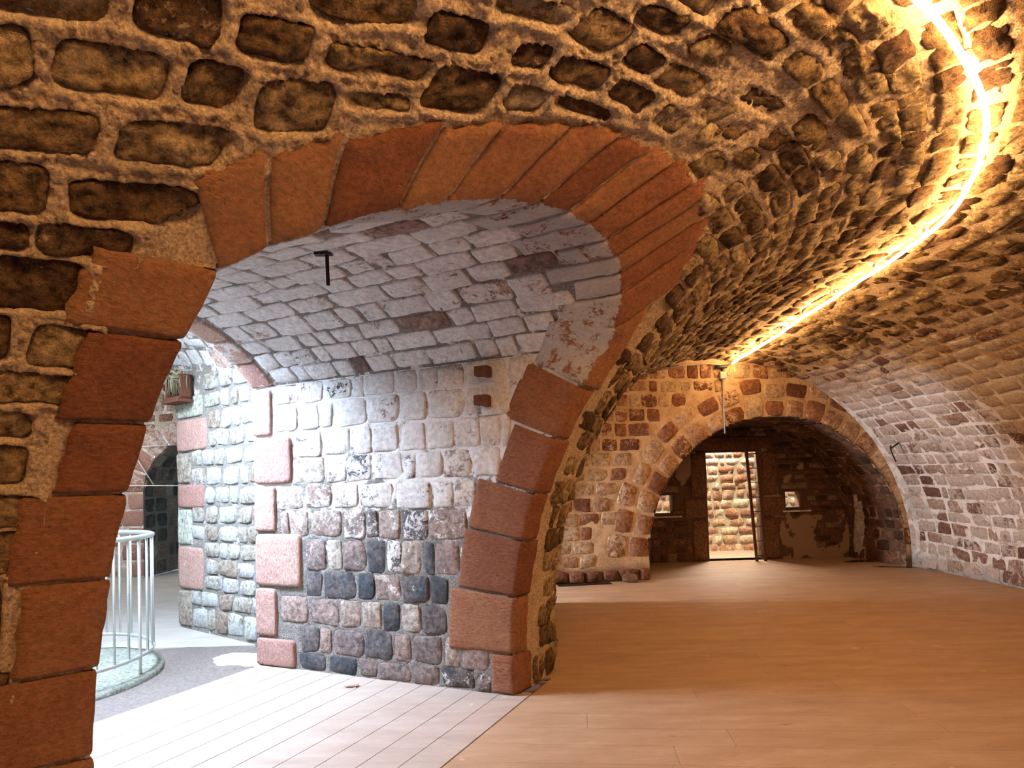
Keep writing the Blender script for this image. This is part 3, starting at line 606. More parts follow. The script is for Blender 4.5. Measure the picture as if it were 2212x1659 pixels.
# tunnel vault
_ta = np.linspace(0, math.pi, 140); TPp = np.r_[[[TU + TA, 0]], np.c_[TU + TA * np.cos(_ta), TZ + TB * np.sin(_ta)], [[TU - TA, 0]]]
TPL = np.r_[0, np.cumsum(np.hypot(*np.diff(TPp, axis=0).T))]
def tunnel(d, w, h):
    d = np.asarray(d, float); w = np.asarray(w, float); u = np.interp(w, TPL, TPp[:, 0]); z = np.interp(w, TPL, TPp[:, 1])
    du, dz = TU - u, (.6 - z); L = np.hypot(du, dz); u = u + du / L * h; z = z + dz / L * h
    b = EO + u[..., None] * EW; shr = 1 - .05 * d
    x = b[..., 0] + (4.15 - b[..., 0]) * .045 * d; y = b[..., 1] + (11.62 - b[..., 1]) * (d / 2.0)
    return np.stack([x, y, z * (1 - .0 * d)], -1)
TM = Masonry(tunnel)
wr = [0]
while wr[-1] < TPL[-1] - .1: wr.append(min(wr[-1] + .17 + .04 * rng.random(), TPL[-1]))
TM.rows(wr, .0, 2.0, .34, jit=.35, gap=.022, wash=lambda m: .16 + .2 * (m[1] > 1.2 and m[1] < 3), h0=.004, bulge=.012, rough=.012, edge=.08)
Ud = np.arange(-.02, 2.05, .05); Vd = np.arange(0, TPL[-1] + .03, .05); uu, vv = np.meshgrid(Ud, np.minimum(Vd, TPL[-1]), indexing='ij'); P0 = tunnel(uu, vv, 0 * uu)
v = tunnel(uu, vv, .007 * fbm(P0, 9, 3)).reshape(-1, 3)
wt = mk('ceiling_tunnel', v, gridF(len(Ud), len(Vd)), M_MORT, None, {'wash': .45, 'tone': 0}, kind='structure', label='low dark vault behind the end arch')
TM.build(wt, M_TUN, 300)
# tunnel back wall, door opening, two little windows
BY = 11.5
def backw(x, z, h): x = np.asarray(x, float); return np.stack([x, BY - np.asarray(h, float) + 0 * x, np.asarray(z, float) + 0 * x], -1)
HO = [(3.52, 4.58, -1, 2.02), (2.57, 2.95, .87, 1.25), (4.97, 5.31, .91, 1.25)]
def hsd(x, z): return np.minimum.reduce([np.maximum(np.maximum(a - x, x - b), np.maximum(c - z, z - d)) for a, b, c, d in HO])
BM = Masonry(backw)
for k, (xa, xb) in enumerate(((3.27, 3.52), (4.58, 4.84))):
    zz = [0, .78, 1.15, 2.0]
    for j in range(3):
        ex = .14 if j == 1 else 0
        BM.add((xa - (ex if k == 0 else 0), zz[j + 1] - .01, xb + (ex if k else 0), zz[j + 1] - .01, xb + (ex if k else 0), zz[j] + .01, xa - (ex if k == 0 else 0), zz[j] + .01), key=1, h0=.03, bulge=.003, rough=.004, p=14, edge=.01, mat=M_TUN, tone=.9, wash=.02, name='jamb_stone', n=(5, 7))
BM.add((3.25, 2.26, 4.8, 2.26, 4.8, 2.03, 3.25, 2.03), key=1, h0=.03, bulge=.003, rough=.004, p=14, edge=.01, tone=.8, wash=0, mat=M_TUN, name='lintel', n=(7, 5))
for (a, b, c, d) in HO[1:]: BM.add((a - .08, d + .13, b + .1, d + .15, b + .1, d + .02, a - .08, d + .02), key=1, h0=.03, bulge=.01, rough=.006, p=8, edge=.05, tone=.9, wash=.3, name='lintel', n=(6, 4))
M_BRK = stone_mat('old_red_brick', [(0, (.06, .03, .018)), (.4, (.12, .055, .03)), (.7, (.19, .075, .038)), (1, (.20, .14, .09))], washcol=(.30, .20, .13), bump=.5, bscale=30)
br = [0, .16, .3, .42, .54]
while br[-1] < 2.6: br.append(br[-1] + .085 + .03 * rng.random())
BM.rows(br, 2.0, 6.4, .23, jit=.4, gap=.018, skip=lambda c: hsd(*c.mean(0)) < .07 or esd(c[:, 0].mean() - X0 + .1, c[:, 1].mean()) > .12, wash=.16, h0=.006, bulge=.006, rough=.008, edge=.06, p=7, mat=M_BRK)
Ub = np.unique(np.r_[np.arange(1.9, 6.6, .06), [q for h_ in HO for q in h_[:2]]]); Vb = np.unique(np.r_[np.arange(0, 2.75, .06), [q for h_ in HO for q in h_[2:] if q > 0]])
uu, vv = np.meshgrid(Ub, Vb, indexing='ij'); Fx = gridF(len(Ub), len(Vb)); cxm = uu.ravel()[Fx].mean(1); czm = vv.ravel()[Fx].mean(1); Fx = Fx[hsd(cxm, czm) > 0]
P0 = backw(uu, vv, 0 * uu); patch = np.clip(fbm(P0, 1.9, 4, .6) * 4 - .25 + .55 * (uu > 4.9) * (vv < .8) - .4 * (uu < 4.6), 0, 1)
wb = mk('wall_tunnel', backw(uu, vv, .024 * patch * (hsd(uu, vv) > .02)).reshape(-1, 3), Fx, M_MORT, None, {'wash': (.1 + .9 * patch).ravel(), 'tone': 0}, kind='structure', label='dark brick and rubble wall at the tunnel end')
BM.build(wb, M_BRK, 300)
# reveals of the openings
rv = []
for (a, b, c, d) in HO:
    c = max(c, 0); y0, y1 = BY, BY + .34
    V4 = lambda p: np.array(p, float)
    rv.append((V4([(a, y0, c), (a, y1, c), (a, y1, d), (a, y0, d)]), [(0, 1, 2, 3)])); rv.append((V4([(b, y0, c), (b, y0, d), (b, y1, d), (b, y1, c)]), [(0, 1, 2, 3)]))
    rv.append((V4([(a, y0, d), (a, y1, d), (b, y1, d), (b, y0, d)]), [(0, 1, 2, 3)])); rv.append((V4([(a, y0, c), (b, y0, c), (b, y1, c), (a, y1, c)]), [(0, 1, 2, 3)]))
v, f = join_vf(rv); mk('reveal', v, f, M_MORT, wb, {'wash': .6, 'tone': 0}, smooth=False)
for k, (a, b, c, d) in enumerate(HO[1:]):
    t_ = .028; L = [box_vf(a, a + t_, BY + .02, BY + .08, c, d), box_vf(b - t_, b, BY + .02, BY + .08, c, d), box_vf(a, b, BY + .021, BY + .079, c, c + t_), box_vf(a, b, BY + .021, BY + .079, d - t_, d)]
    v, f = join_vf(L); wn = mk('window_%d' % (k + 1), v, f, M_WOOD, None, None, smooth=False, kind='structure', label='small square window frame %s of the tunnel door' % ('left' if k == 0 else 'right'))
    v, f = box_vf(a - .05, b + .12, BY - .055, BY - .034, c - .055, c - .025); mk('window_sill', v, f, M_MORO, wn, {'wash': .5, 'tone': 0}, smooth=False)
# door frame
L = [box_vf(3.52, 3.56, BY + .0, BY + .1, .0, 2.02), box_vf(4.54, 4.58, BY + .0, BY + .1, 0, 2.02), box_vf(3.56, 4.54, BY + .0, BY + .1, 1.98, 2.02)]
v, f = join_vf(L); mk('door_1', v, f, M_WOOD, None, smooth=False, kind='structure', label='dark timber door frame of the tunnel doorway')
# outside wall and ground
OY = 13.15
OM = Masonry(lambda x, z, h: np.stack([np.asarray(x, float), OY - h - .10 * np.asarray(z), np.asarray(z, float)], -1))
orow = [-.1, .14, .33, .50]
while orow[-1] < 2.9: orow.append(orow[-1] + .15 + .05 * rng.random())
OM.rows(orow, 2.4, 6.4, .25, jit=.45, gap=.022, wash=lambda m: .2 + .28 * np.clip(m[1] - .9, 0, 1), h0=.008, bulge=.012, rough=.016, edge=.14, p=6)
Uo = np.arange(-1, 9.5, .08); Vo = np.arange(-.2, 4.4, .08); uu, vv = np.meshgrid(Uo, Vo, indexing='ij'); P0 = OM.F(uu, vv, 0 * uu)
wo = mk('wall_outside', OM.F(uu, vv, .02 * fbm(P0, 6, 3)).reshape(-1, 3), gridF(len(Uo), len(Vo)), M_MORO, None, {'wash': .3, 'tone': 0}, kind='structure', label='sunlit rubble wall outside beyond the doorway')
OM.build(wo, M_OUT, 300)
v, f = box_vf(-2, 10, BY + .30, OY + 1.2, -.3, -.015)
mk('floor_outside', v, f, plain_mat('sandy_ground', (.50, .38, .25), .95, noise=.3, scale=30, bump=.6), kind='structure', label='sandy ground outside the doorway', smooth=False)

# ------------------------------------------------------------------ floors
v, f = box_vf(-9, 9, -8, 12.2, -.30, -.012)
# keep the base slab only where the boards lie
fl = mk('floor', np.array([(-12, -9, -.013), (10, -9, -.013), (10, 11.85, -.013), (-12, 11.85, -.013)]), np.array([(0, 1, 2, 3)]), M_JOINT, None, smooth=False, kind='structure', label='worn brown boarded floor of the gallery')
def clip_poly(P, n, d):   # keep n.p <= d
    out = []
    for i in range(len(P)):
        a, b = P[i], P[(i + 1) % len(P)]; fa, fb = np.dot(n, a) - d, np.dot(n, b) - d
        if fa <= 0: out.append(a)
        if fa * fb < 0: out.append(a + (b - a) * fa / (fa - fb))
    return out
def board(poly, mat, parent, z1=.0, th=.012, bev=.0009, tone=0, name='floor_board'):
    P = np.array(poly); n = len(P)
    if n < 3: return
    ar = .5 * abs(np.dot(P[:, 0], np.roll(P[:, 1], 1)) - np.dot(P[:, 1], np.roll(P[:, 0], 1)))
    if ar < .004: return
    c = P.mean(0); In = c + (P - c) * (1 - bev / max(.05, np.sqrt(ar) / 2))
    me = bpy.data.meshes.new(name); Vv = [(*p, z1 - th) for p in P] + [(*p, z1 - bev) for p in P] + [(*p, z1) for p in In]
    Fq = [[n * 2 + i for i in range(n)]] + [[i, (i + 1) % n, n + (i + 1) % n, n + i] for i in range(n)] + [[n + i, n + (i + 1) % n, 2 * n + (i + 1) % n, 2 * n + i] for i in range(n)]
    ctr = np.array([*c, z1]); me.from_pydata([tuple(np.array(q) - ctr) for q in Vv], [], Fq); me.materials.append(mat)
    at = me.attributes.new('tone', 'FLOAT', 'POINT'); at.data.foreach_set('value', np.full(len(Vv), tone, np.float32))
    o = bpy.data.objects.new(name, me); COL.objects.link(o); o.location = ctr; o.parent = parent; return o
# passage/gallery joint line: through PJ along PS
PJ = np.array([-.036, 4.256]); jd = PS
gd = np.array([.9945, -.105]); gn = np.array([.105, .9945])     # boards of the gallery run across
nside = np.array([PA[0], PA[1]])          # towards the passage
dj = np.dot(nside, PJ)
gi = 0
for k in range(-9, 58):
    ya = -1 + (k) * .245; x = -6 - rng.random() * 2
    while x < 9:
        l = 1.9 + .9 * rng.random(); g = .0008
        pl = [gd * (x + g) + gn * (ya + g), gd * (x + l - g) + gn * (ya + g), gd * (x + l - g) + gn * (ya + .245 - g), gd * (x + g) + gn * (ya + .245 - g)]
        x += l
        if ya < 4.75: pl = clip_poly(pl, nside, dj - .006)
        else: pl = clip_poly(pl, np.array([-1., 0.]), .2)
        if len(pl) < 3: continue
        pl = clip_poly(pl, np.array([0., 1.]), 11.84)
        if len(pl) < 3: continue
        q, d = px(np.c_[np.array(pl), np.zeros(len(pl))])
        if d.max() < 1.5 or q[:, 0].max() < -200 or q[:, 0].min() > 2500 or q[:, 1].min() > 2000 and False: continue
        m = np.mean(pl, 0)
        if m[1] > 11.9 or m[0] > 7.4: continue
        board(pl, M_FLOOR, fl, tone=rng.random())
v, f = [], []
# far side of the joint: passage boards, daylight painted into their colour
back_d = np.dot(nside, np.array([-2.25, 5.434])) + .02
fp = mk('floor_passage', np.array([[*(PJ + nside * a + jd * b), -.0125] for a, b in ((0, -.35), (0, 5), (back_d - dj, 5), (back_d - dj, -.35))]), np.array([(0, 1, 2, 3)]), M_JOINT, None, smooth=False, kind='structure', label='boarded floor of the passage, daylight put into its paler colour')
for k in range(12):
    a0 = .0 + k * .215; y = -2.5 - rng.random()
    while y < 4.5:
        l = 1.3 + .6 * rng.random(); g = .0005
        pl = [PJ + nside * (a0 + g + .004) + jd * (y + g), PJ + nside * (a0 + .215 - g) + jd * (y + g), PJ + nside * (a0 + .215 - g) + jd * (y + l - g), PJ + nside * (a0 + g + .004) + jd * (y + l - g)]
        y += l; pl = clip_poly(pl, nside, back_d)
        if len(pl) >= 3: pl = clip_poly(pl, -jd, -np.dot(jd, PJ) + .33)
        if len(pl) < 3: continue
        board(pl, M_FLOOR_LIT, fp, tone=rng.random())
# courtyard floor: big concrete slabs
fh = mk('floor_courtyard', np.array([(-12, 3, -.045), (-1.2, 3, -.045), (-1.2, 15.5, -.045), (-12, 15.5, -.045)]), np.array([(0, 1, 2, 3)]), M_DIRT, None, smooth=False, kind='structure', label='courtyard floor of pale concrete slabs and bare earth')
# cut the floor slab under the courtyard
fl.data.clear_geometry(); fl.data.from_pydata([(-9, -9, -.013), (10, -9, -.013), (10, 11.85, -.013), (.6, 11.85, -.013), (.6, 5.4, -.013), (-1.6, 3.2, -.013), (-9, 0, -.013)], [], [(0, 1, 2, 3, 4, 5, 6)])
C0 = np.array([-4.13, 5.27])
for ix in range(-8, 3):
    for iy in range(0, 9):
        a = np.array([.80, -.60]); b = np.array([.60, .80]); o_ = np.array([-3.9, 6.05]); s_ = 1.35
        pl = [o_ + a * (ix * s_ + .004) + b * (iy * s_ + .004), o_ + a * (ix * s_ + s_ - .004) + b * (iy * s_ + .004), o_ + a * (ix * s_ + s_ - .004) + b * (iy * s_ + s_ - .004), o_ + a * (ix * s_ + .004) + b * (iy * s_ + s_ - .004)]
        pl = clip_poly(pl, np.array([0., -1.]), -6.32 + 0) if ix > -2 or True else pl
        if len(pl) < 3: continue
        pl = clip_poly(pl, np.array([0., 1.]), 15.); pl = clip_poly(pl, np.array([1., 0]), -1.4) if len(pl) >= 3 else pl
        if len(pl) >= 3:
            m = np.mean(pl, 0); board(pl, M_FLOORH, fh, z1=-.02, th=.024, tone=rng.random(), name='concrete_slab', bev=.004)
# bare earth with stones, broken concrete edge
n = 60; rr = np.linspace(0, 1, 22); an = np.linspace(0, 2 * np.pi, n, endpoint=False)
def blob(cx, cy, ax, ay, rot, z0, amp, seed, nr=14, na=56, wob=.16):
    R, A = np.meshgrid(np.linspace(0, 1, nr), np.linspace(0, 2 * np.pi, na + 1), indexing='ij')
    k = R * (1 + wob * vnoise(np.stack([np.cos(A) * 2.2 + seed, np.sin(A) * 2.2, A * 0], -1)) + wob * .5 * vnoise(np.stack([np.cos(A) * 7 + seed, np.sin(A) * 7, A * 0], -1)))
    x = ax * k * np.cos(A); y = ay * k * np.sin(A); X = cx + x * math.cos(rot) - y * math.sin(rot); Y = cy + x * math.sin(rot) + y * math.cos(rot)
    Pp = np.stack([X, Y, 0 * X], -1); Z = z0 + amp * (fbm(Pp, 9, 3) * .5 + .6) * (1 - R ** 6) - .012 * (R > .99)
    Pp[..., 2] = Z; return Pp.reshape(-1, 3), gridF(nr, na + 1)
for args, mt, lab in (((-2.95, 5.98, .72, .42, -.35, -.040, .022, 3), M_DIRT, 'patch of gravelly brown earth over the courtyard slabs'),
                      ((-2.52, 5.80, .30, .20, -.5, -.022, .014, 9), M_FLOORH, 'small crust of pale concrete on the bare earth')):
    v, f = blob(*args); mk('earth_patch' if mt is M_DIRT else 'concrete_crust', v, f, mt, None, {'tone': .5}, label=lab, cat='earth' if mt is M_DIRT else 'concrete')

# ------------------------------------------------------------------ courtyard side: second pier, hall vault, far wall with arch
A2 = np.array([-3.873, 7.269]); D2 = np.array([.7975, -.6034]); N2 = np.array([-.6034, -.7975])
def pier(u, z, h):
    u = np.asarray(u, float); xy = A2 + u[..., None] * D2 + np.asarray(h)[..., None] * N2; return np.concatenate([xy, np.asarray(z, float)[..., None] + 0 * u[..., None]], -1)
PM = Masonry(pier)
zz = [0, .46, .95, 1.36, 1.78, 2.0 - .0, 2.38, 2.60]; zz = [0, .44, .95, 1.37, 1.80, 1.99, 2.36]; dd = [.28, .58, .32, .66, .34, .72]
zz = [0, .46, .96, 1.38, 1.80, 2.0, 2.37]; zz = [0, .45, .95, 1.38, 1.58, 1.98, 2.37]; zz = [0, .47, .95, 1.40, 1.80, 1.98, 2.37]
zq2 = [0, .42, .92, 1.34, 1.62, 1.98, 2.36, 2.62]; dd2 = [.28, .56, .30, .60, .30, .68, .6]
for k in range(7): PM.add((.0, zq2[k + 1] - .01, dd2[k], zq2[k + 1] - .01, dd2[k], zq2[k] + .01, .0, zq2[k] + .01), key=1, h0=.022, bulge=.004, rough=.006, p=12, edge=.02, wash=.2 + .15 * (k % 2), mat=M_PIER if k % 2 == 0 else M_PINK, n=(8, 7), name='quoin')
def q2end(z): k = min(6, max(0, int(np.searchsorted(zq2, z) - 1))); return dd2[k] + .02
PM.rows([0, .26, .45, .62, .80, .98, 1.17, 1.38, 1.58, 1.80, 2.0, 2.2, 2.42, 2.62, 2.84], q2end, 2.6, .27, jit=.35, gap=.024, wash=lambda m: .40 + .25 * rng.random(), h0=.010, bulge=.012, rough=.014, edge=.10, p=6)
Uq = np.arange(0, 2.8, .04); Vq = np.arange(-.04, 2.95, .04); uu, vv = np.meshgrid(Uq, Vq, indexing='ij'); P0 = pier(uu, vv, 0 * uu); Hq = PM.pits(Uq, Vq, .012, .004, .02) + .008 * fbm(P0, 10, 3)
wc = mk('wall_courtyard', pier(uu, vv, Hq).reshape(-1, 3), gridF(len(Uq), len(Vq)), M_MORG, None, {'wash': .35, 'tone': 0}, kind='structure', label='brightly lit pale stone pier behind the passage')
PM.build(wc, M_PIER, 300)
# return face of the pier
v, f = [], None
Ur = np.arange(0, 4.4, .1); uu, vv = np.meshgrid(Ur, Vq[::2], indexing='ij')
def pret(u, z, h): u = np.asarray(u, float); return np.stack([A2[0] - np.asarray(h) + 0 * u + .0, A2[1] + u, np.asarray(z, float) + 0 * u], -1)
mk('wall_courtyard_return', pret(uu, vv, 0 * uu).reshape(-1, 3), gridF(len(Ur), len(Vq[::2])), M_MORG, None, {'wash': .3, 'tone': 0}, kind='structure', label='return face of the pale pier, turned away from the passage')
# hall vault springing from the pier
def hall(u, c, h):   # u along pier, c across towards the light well
    u = np.asarray(u, float); c = np.asarray(c, float); zc = 2.80 + 1.15 * np.sqrt(np.maximum(0, 1 - ((2.4 - c) / 2.42) ** 2)) - np.asarray(h)
    zc = zc - .15 * np.clip(u, -1, 2)
    xy = A2 + u[..., None] * D2 + c[..., None] * N2; return np.concatenate([xy, zc[..., None]], -1)
HM = Masonry(hall)
hr = [0.01]
while hr[-1] < 2.2: hr.append(hr[-1] + (.08 if hr[-1] < .15 else .15) + .03 * rng.random())
HM.rows(hr, -.6, 2.4, .30, jit=.3, gap=.02, wash=lambda m: .72 if rng.random() > .25 else .3, h0=.004, bulge=.008, rough=.008, edge=.06, p=7)
Uh = np.arange(-6, 3.2, .1); Vh = np.r_[0, .02, .05, np.arange(.1, 4.75, .08), 4.78]; uu, vv = np.meshgrid(Uh, Vh, indexing='ij')
wh = mk('ceiling_courtyard', hall(uu, vv, 0 * uu).reshape(-1, 3), gridF(len(Uh), len(Vh)), M_MORG, None, {'wash': .5, 'tone': 0}, kind='structure', label='whitewashed vault of the courtyard hall')
HM.build(wh, M_SOFF, 300)
# far wall with a dark arch
FY = 11.6
def farw(x, z, h): x = np.asarray(x, float); return np.stack([x, FY - np.asarray(h, float) + 0 * x, np.asarray(z, float) + 0 * x], -1)
AX, AR, AZ = -5.85, .97, 1.55
def fsd(x, z): return np.where(z > AZ, np.hypot(x - AX, z - AZ) - AR, np.abs(x - AX) - AR)
FM = Masonry(farw)
ag = np.linspace(0, math.pi, 10)
for k in range(9):
    pt = lambda a, r: (AX - (AR + r) * math.cos(a), AZ + (AR + r) * math.sin(a))
    FM.add((*pt(ag[k] + .01, .42), *pt(ag[k + 1] - .01, .42), *pt(ag[k + 1] - .01, 0), *pt(ag[k] + .01, 0)), key=1, h0=.01, bulge=.006, rough=.008, p=7, edge=.05, wash=.45, mat=M_PINK, name='voussoir')
for k in range(5): FM.add((AX - AR - (.3 + .12 * (k % 2)), (k + 1) * .31 - .01, AX - AR, (k + 1) * .31 - .01, AX - AR, k * .31 + .01, AX - AR - (.3 + .12 * (k % 2)), k * .31 + .01), key=1, h0=.01, bulge=.006, rough=.008, p=7, edge=.05, wash=.3, mat=M_PINK, name='quoin')
fr = [0]
while fr[-1] < 3.6: fr.append(fr[-1] + .17 + .04 * rng.random())
FM.rows(fr, -8.8, -4.0, .30, jit=.35, gap=.035, skip=lambda c: fsd(*c.mean(0)) < .12, wash=.42, h0=.006, bulge=.01, rough=.01, edge=.09, mat=M_RUBW)
Uf = np.arange(-9.5, -1.2, .07); Vf = np.arange(0, 4.1, .07); uu, vv = np.meshgrid(Uf, Vf, indexing='ij'); Fx = gridF(len(Uf), len(Vf)); kk = (fsd(uu, vv) > 0).ravel(); Fx = Fx[kk[Fx].all(1)]
v, f, at = compact(farw(uu, vv, 0 * uu).reshape(-1, 3), Fx, {'wash': np.full(uu.size, .45), 'tone': np.zeros(uu.size)})
wf = mk('wall_hall', v, f, M_MORW, None, at, kind='structure', label='far courtyard wall with a dark round arch')
FM.build(wf, M_RUBW, 300)
_fa = np.linspace(0, math.pi, 50); FPp = np.r_[[[AX - AR, 0]], np.c_[AX - AR * np.cos(_fa), AZ + AR * np.sin(_fa)], [[AX + AR, 0]]]; FPL = np.r_[0, np.cumsum(np.hypot(*np.diff(FPp, axis=0).T))]
def fart(d, w, h):
    d = np.asarray(d, float); x = np.interp(w, FPL, FPp[:, 0]); z = np.interp(w, FPL, FPp[:, 1]); dx, dz = AX - x, .9 - z; L = np.hypot(dx, dz)
    return np.stack([x + dx / L * h, FY + d, z + dz / L * h], -1)
FT = Masonry(fart); FT.rows(list(np.linspace(0, FPL[-1], 22)), 0, 1.15, .32, jit=.3, gap=.03, wash=.28, h0=.005, bulge=.01, rough=.01, edge=.08)
uu, vv = np.meshgrid(np.arange(-.02, 1.2, .1), np.linspace(0, FPL[-1], 60), indexing='ij')
wft = mk('ceiling_arch', fart(uu, vv, 0 * uu).reshape(-1, 3), gridF(uu.shape[0], 60), M_MORG, None, {'wash': .25, 'tone': 0}, kind='structure', label='vault inside the dark far arch')
FT.build(wft, M_GREY, 300)
# close the hall
for nm, a, b, lab in (('wall_hall_left', (-9.4, 2.0), (-9.4, 11.7), 'left wall of the courtyard hall'), ('wall_hall_near', (-9.4, 2.2), (-2.9, 3.6), 'near wall of the courtyard hall')):
    V4 = np.array([(*a, -.05), (*b, -.05), (*b, 4.2), (*a, 4.2)], float); mk(nm, V4, np.array([(0, 1, 2, 3)]), M_MORW, None, {'wash': .5, 'tone': 0}, smooth=False, kind='structure', label=lab)
V4 = np.array([(-10, 1.8, 4.15), (-1.0, 3.4, 4.15), (.4, 12.5, 4.15), (-10, 12.5, 4.15)], float); mk('ceiling_hall', V4, np.array([(0, 1, 2, 3)]), M_MORW, None, {'wash': .6, 'tone': 0}, smooth=False, kind='structure', label='upper ceiling of the courtyard hall')
# sides and soffit of the second passage, hidden behind the near pier
for k, y_ in enumerate((GW0, GW1)):
    zs_ = np.linspace(0, 2.27, 12); xe = []
    for z_ in zs_:
        xs_ = np.linspace(-.5, 2.5, 200); q_, _t = qof(np.c_[xs_, np.full(200, y_)]); qs_ = VA * math.sqrt(1 - (max(z_ - ZS, 0) / VB) ** 2); xe.append(xs_[np.argmin(np.abs(q_ - qs_))])
    xe = np.array(xe); v = np.r_[np.c_[xe, np.full(12, y_), zs_], np.c_[np.full(12, -1.6), np.full(12, y_ + (.05 if k else -.05)), zs_]]
    mk('wall_side_passage' + ('' if k == 0 else '_far'), v, np.array([(i, i + 1, 13 + i, 12 + i) for i in range(11)]), M_MORG, None, {'wash': .4, 'tone': 0}, smooth=False, kind='structure', label='%s side wall of the second passage behind the pier' % ('near' if k == 0 else 'far'))
    if k == 0: xt = xe[-1]
mk('ceiling_side_passage', np.array([(xt, GW0, 2.27), (xt, GW1, 2.27), (-1.6, GW1 + .05, 2.27), (-1.6, GW0 - .05, 2.27)]), np.array([(0, 1, 2, 3)]), M_MORG, None, {'wash': .4, 'tone': 0}, smooth=False, kind='structure', label='flat soffit of the second passage behind the pier')
v, f = join_vf([box_vf(-12, -1.5, 10.3, 15.5, 4.35, 4.6), box_vf(-12, 12, -11, 10.3, 4.35, 4.6), box_vf(-1.5, 12, 10.3, 11.83, 2.8, 2.95), box_vf(-1.5, 12, 10.28, 10.30, 2.8, 4.6)]); mk('sun_block', v, f, M_JOINT, None, smooth=False, kind='structure', label='unseen slabs over the vaults, added to block the sun')  # out-of-view slabs added to stop sunlight leaking into the gallery
# gallery closing wall behind the camera
p0 = vault(np.full(40, 17.9), np.linspace(0, PL[-1], 40)); v = np.r_[p0, [[*p0[:, :2].mean(0), .5]]]
mk('wall_front', v, np.array([(i, i + 1, 40) for i in range(39)] + [(39, 0, 40)]), M_MOR, None, {'wash': .1, 'tone': 0}, smooth=False, kind='structure', label='closing wall of the gallery behind the viewer')

# ------------------------------------------------------------------ things
# rope of light along the crown
SP = [(0.03,5.17),(0.83,5.14),(1.54,5.14),(2.11,5.16),(2.88,5.11),(3.45,5.09),(3.97,5.05),(4.31,5.04),(4.67,5.04),(4.98,5.06),(5.30,5.06),(5.66,5.04),(6.01,5.01),(6.34,4.96),(6.63,4.94),(6.90,4.91),(7.14,4.88),(7.33,4.85),(7.55,4.83),(7.71,4.82),(8.4,4.78),(9.4,4.8),(10.6,4.8),(12,4.8),(13.5,4.8),(15.5,4.8)]
sp = np.array(SP); tq = np.arange(.05, 15.5, .07); wq = np.interp(tq, sp[:, 0], sp[:, 1]) + .012 * vnoise(np.c_[tq * 1.7, tq * 0, tq * 0]); kk = np.hanning(9); kk /= kk.sum(); wq = np.convolve(np.pad(wq, 4, mode='edge'), kk, 'valid')
hq = .078 + .010 * vnoise(np.c_[tq * 2.3, tq * 0 + 4, tq * 0])
rl = empty('rope_light', tuple(vault(5.0, 5.05, .04)), label='glowing warm white rope light running along the crown of the vault', category='lamp')
v, f = tube_vf(vault(tq, wq, hq), .015, 8); o = mk('light_tube', v, f, M_LED, None); o.parent = rl; o.matrix_parent_inverse = Matrix.Translation(-rl.location)
def child(o, root): o.parent = root; o.matrix_parent_inverse = Matrix.Translation(-root.location); return o
for tc in np.arange(.5, 9.5, .75):
    c = vault(tc, float(np.interp(tc, tq, wq)), .045); v, f = box_vf(-.012, .012, -.02, .02, -.003, .030); child(mk('clip', v + c + [0, 0, -.0], f, M_GREYP, None, smooth=False), rl)
# junction, cable and conduit at the end wall
jb = empty('junction_box', tuple(endw(.14, 3.10, .02)), label='small grey square junction box high on the end wall below the rope light', category='electrical box')
def ebox(u0, u1, z0, z1, h0, h1):
    V_, F_ = box_vf(u0, u1, z0, z1, h0, h1); return endw(V_[:, 0], V_[:, 1], V_[:, 2]), F_
v, f = ebox(.09, .19, 3.05, 3.16, .012, .062); child(mk('housing', v, f, M_GREYP, None, smooth=False), jb)
v, f = ebox(.098, .182, 3.058, 3.152, .062, .068); child(mk('lid', v, f, M_GREYP, None, smooth=False), jb)
v, f = tube_vf(endw(np.array([.14, .14]), np.array([3.15, 3.21]), np.array([.035, .035])), .014, 8); child(mk('cable_gland', v, f, M_BLACK, None), jb)
v, f = tube_vf(endw(np.array([.14, .14, .138, .14]), np.array([3.05, 2.8, 2.5, 2.20]), np.array([.035, .03, .03, .03])), .012, 8)
mk('conduit', v, f, M_GREYP, label='thin white vertical conduit dropping from the junction box to the arch', cat='pipe')
zc_ = np.array([3.27, 3.29, 3.31, 3.29]); v, f = tube_vf(endw(np.array([-.9, -.5, -.1, .12]), np.array([3.19, 3.26, 3.285, 3.27]), np.full(4, .05)), .009, 6)
mk('cable', v, f, M_GREYP, label='thin pale cable running left along the top of the end wall', cat='cable')
dr = empty('light_driver', tuple(endw(.12, 3.25, .04)), label='black cable connector where the rope light meets the end wall', category='connector')
v, f = tube_vf(endw(np.array([.02, .10, .2]), np.array([3.235, 3.235, 3.24]), np.full(3, .05)), .028, 8); child(mk('connector_body', v, f, M_BLACK, None), dr)
v, f = tube_vf(np.r_[endw(np.array([.2, .28]), np.array([3.25, 3.29]), np.array([.06, .10])), vault(np.array([.12]), np.array([5.17]), .05)], .012, 8); child(mk('lead', v, f, M_GREYP, None), dr)
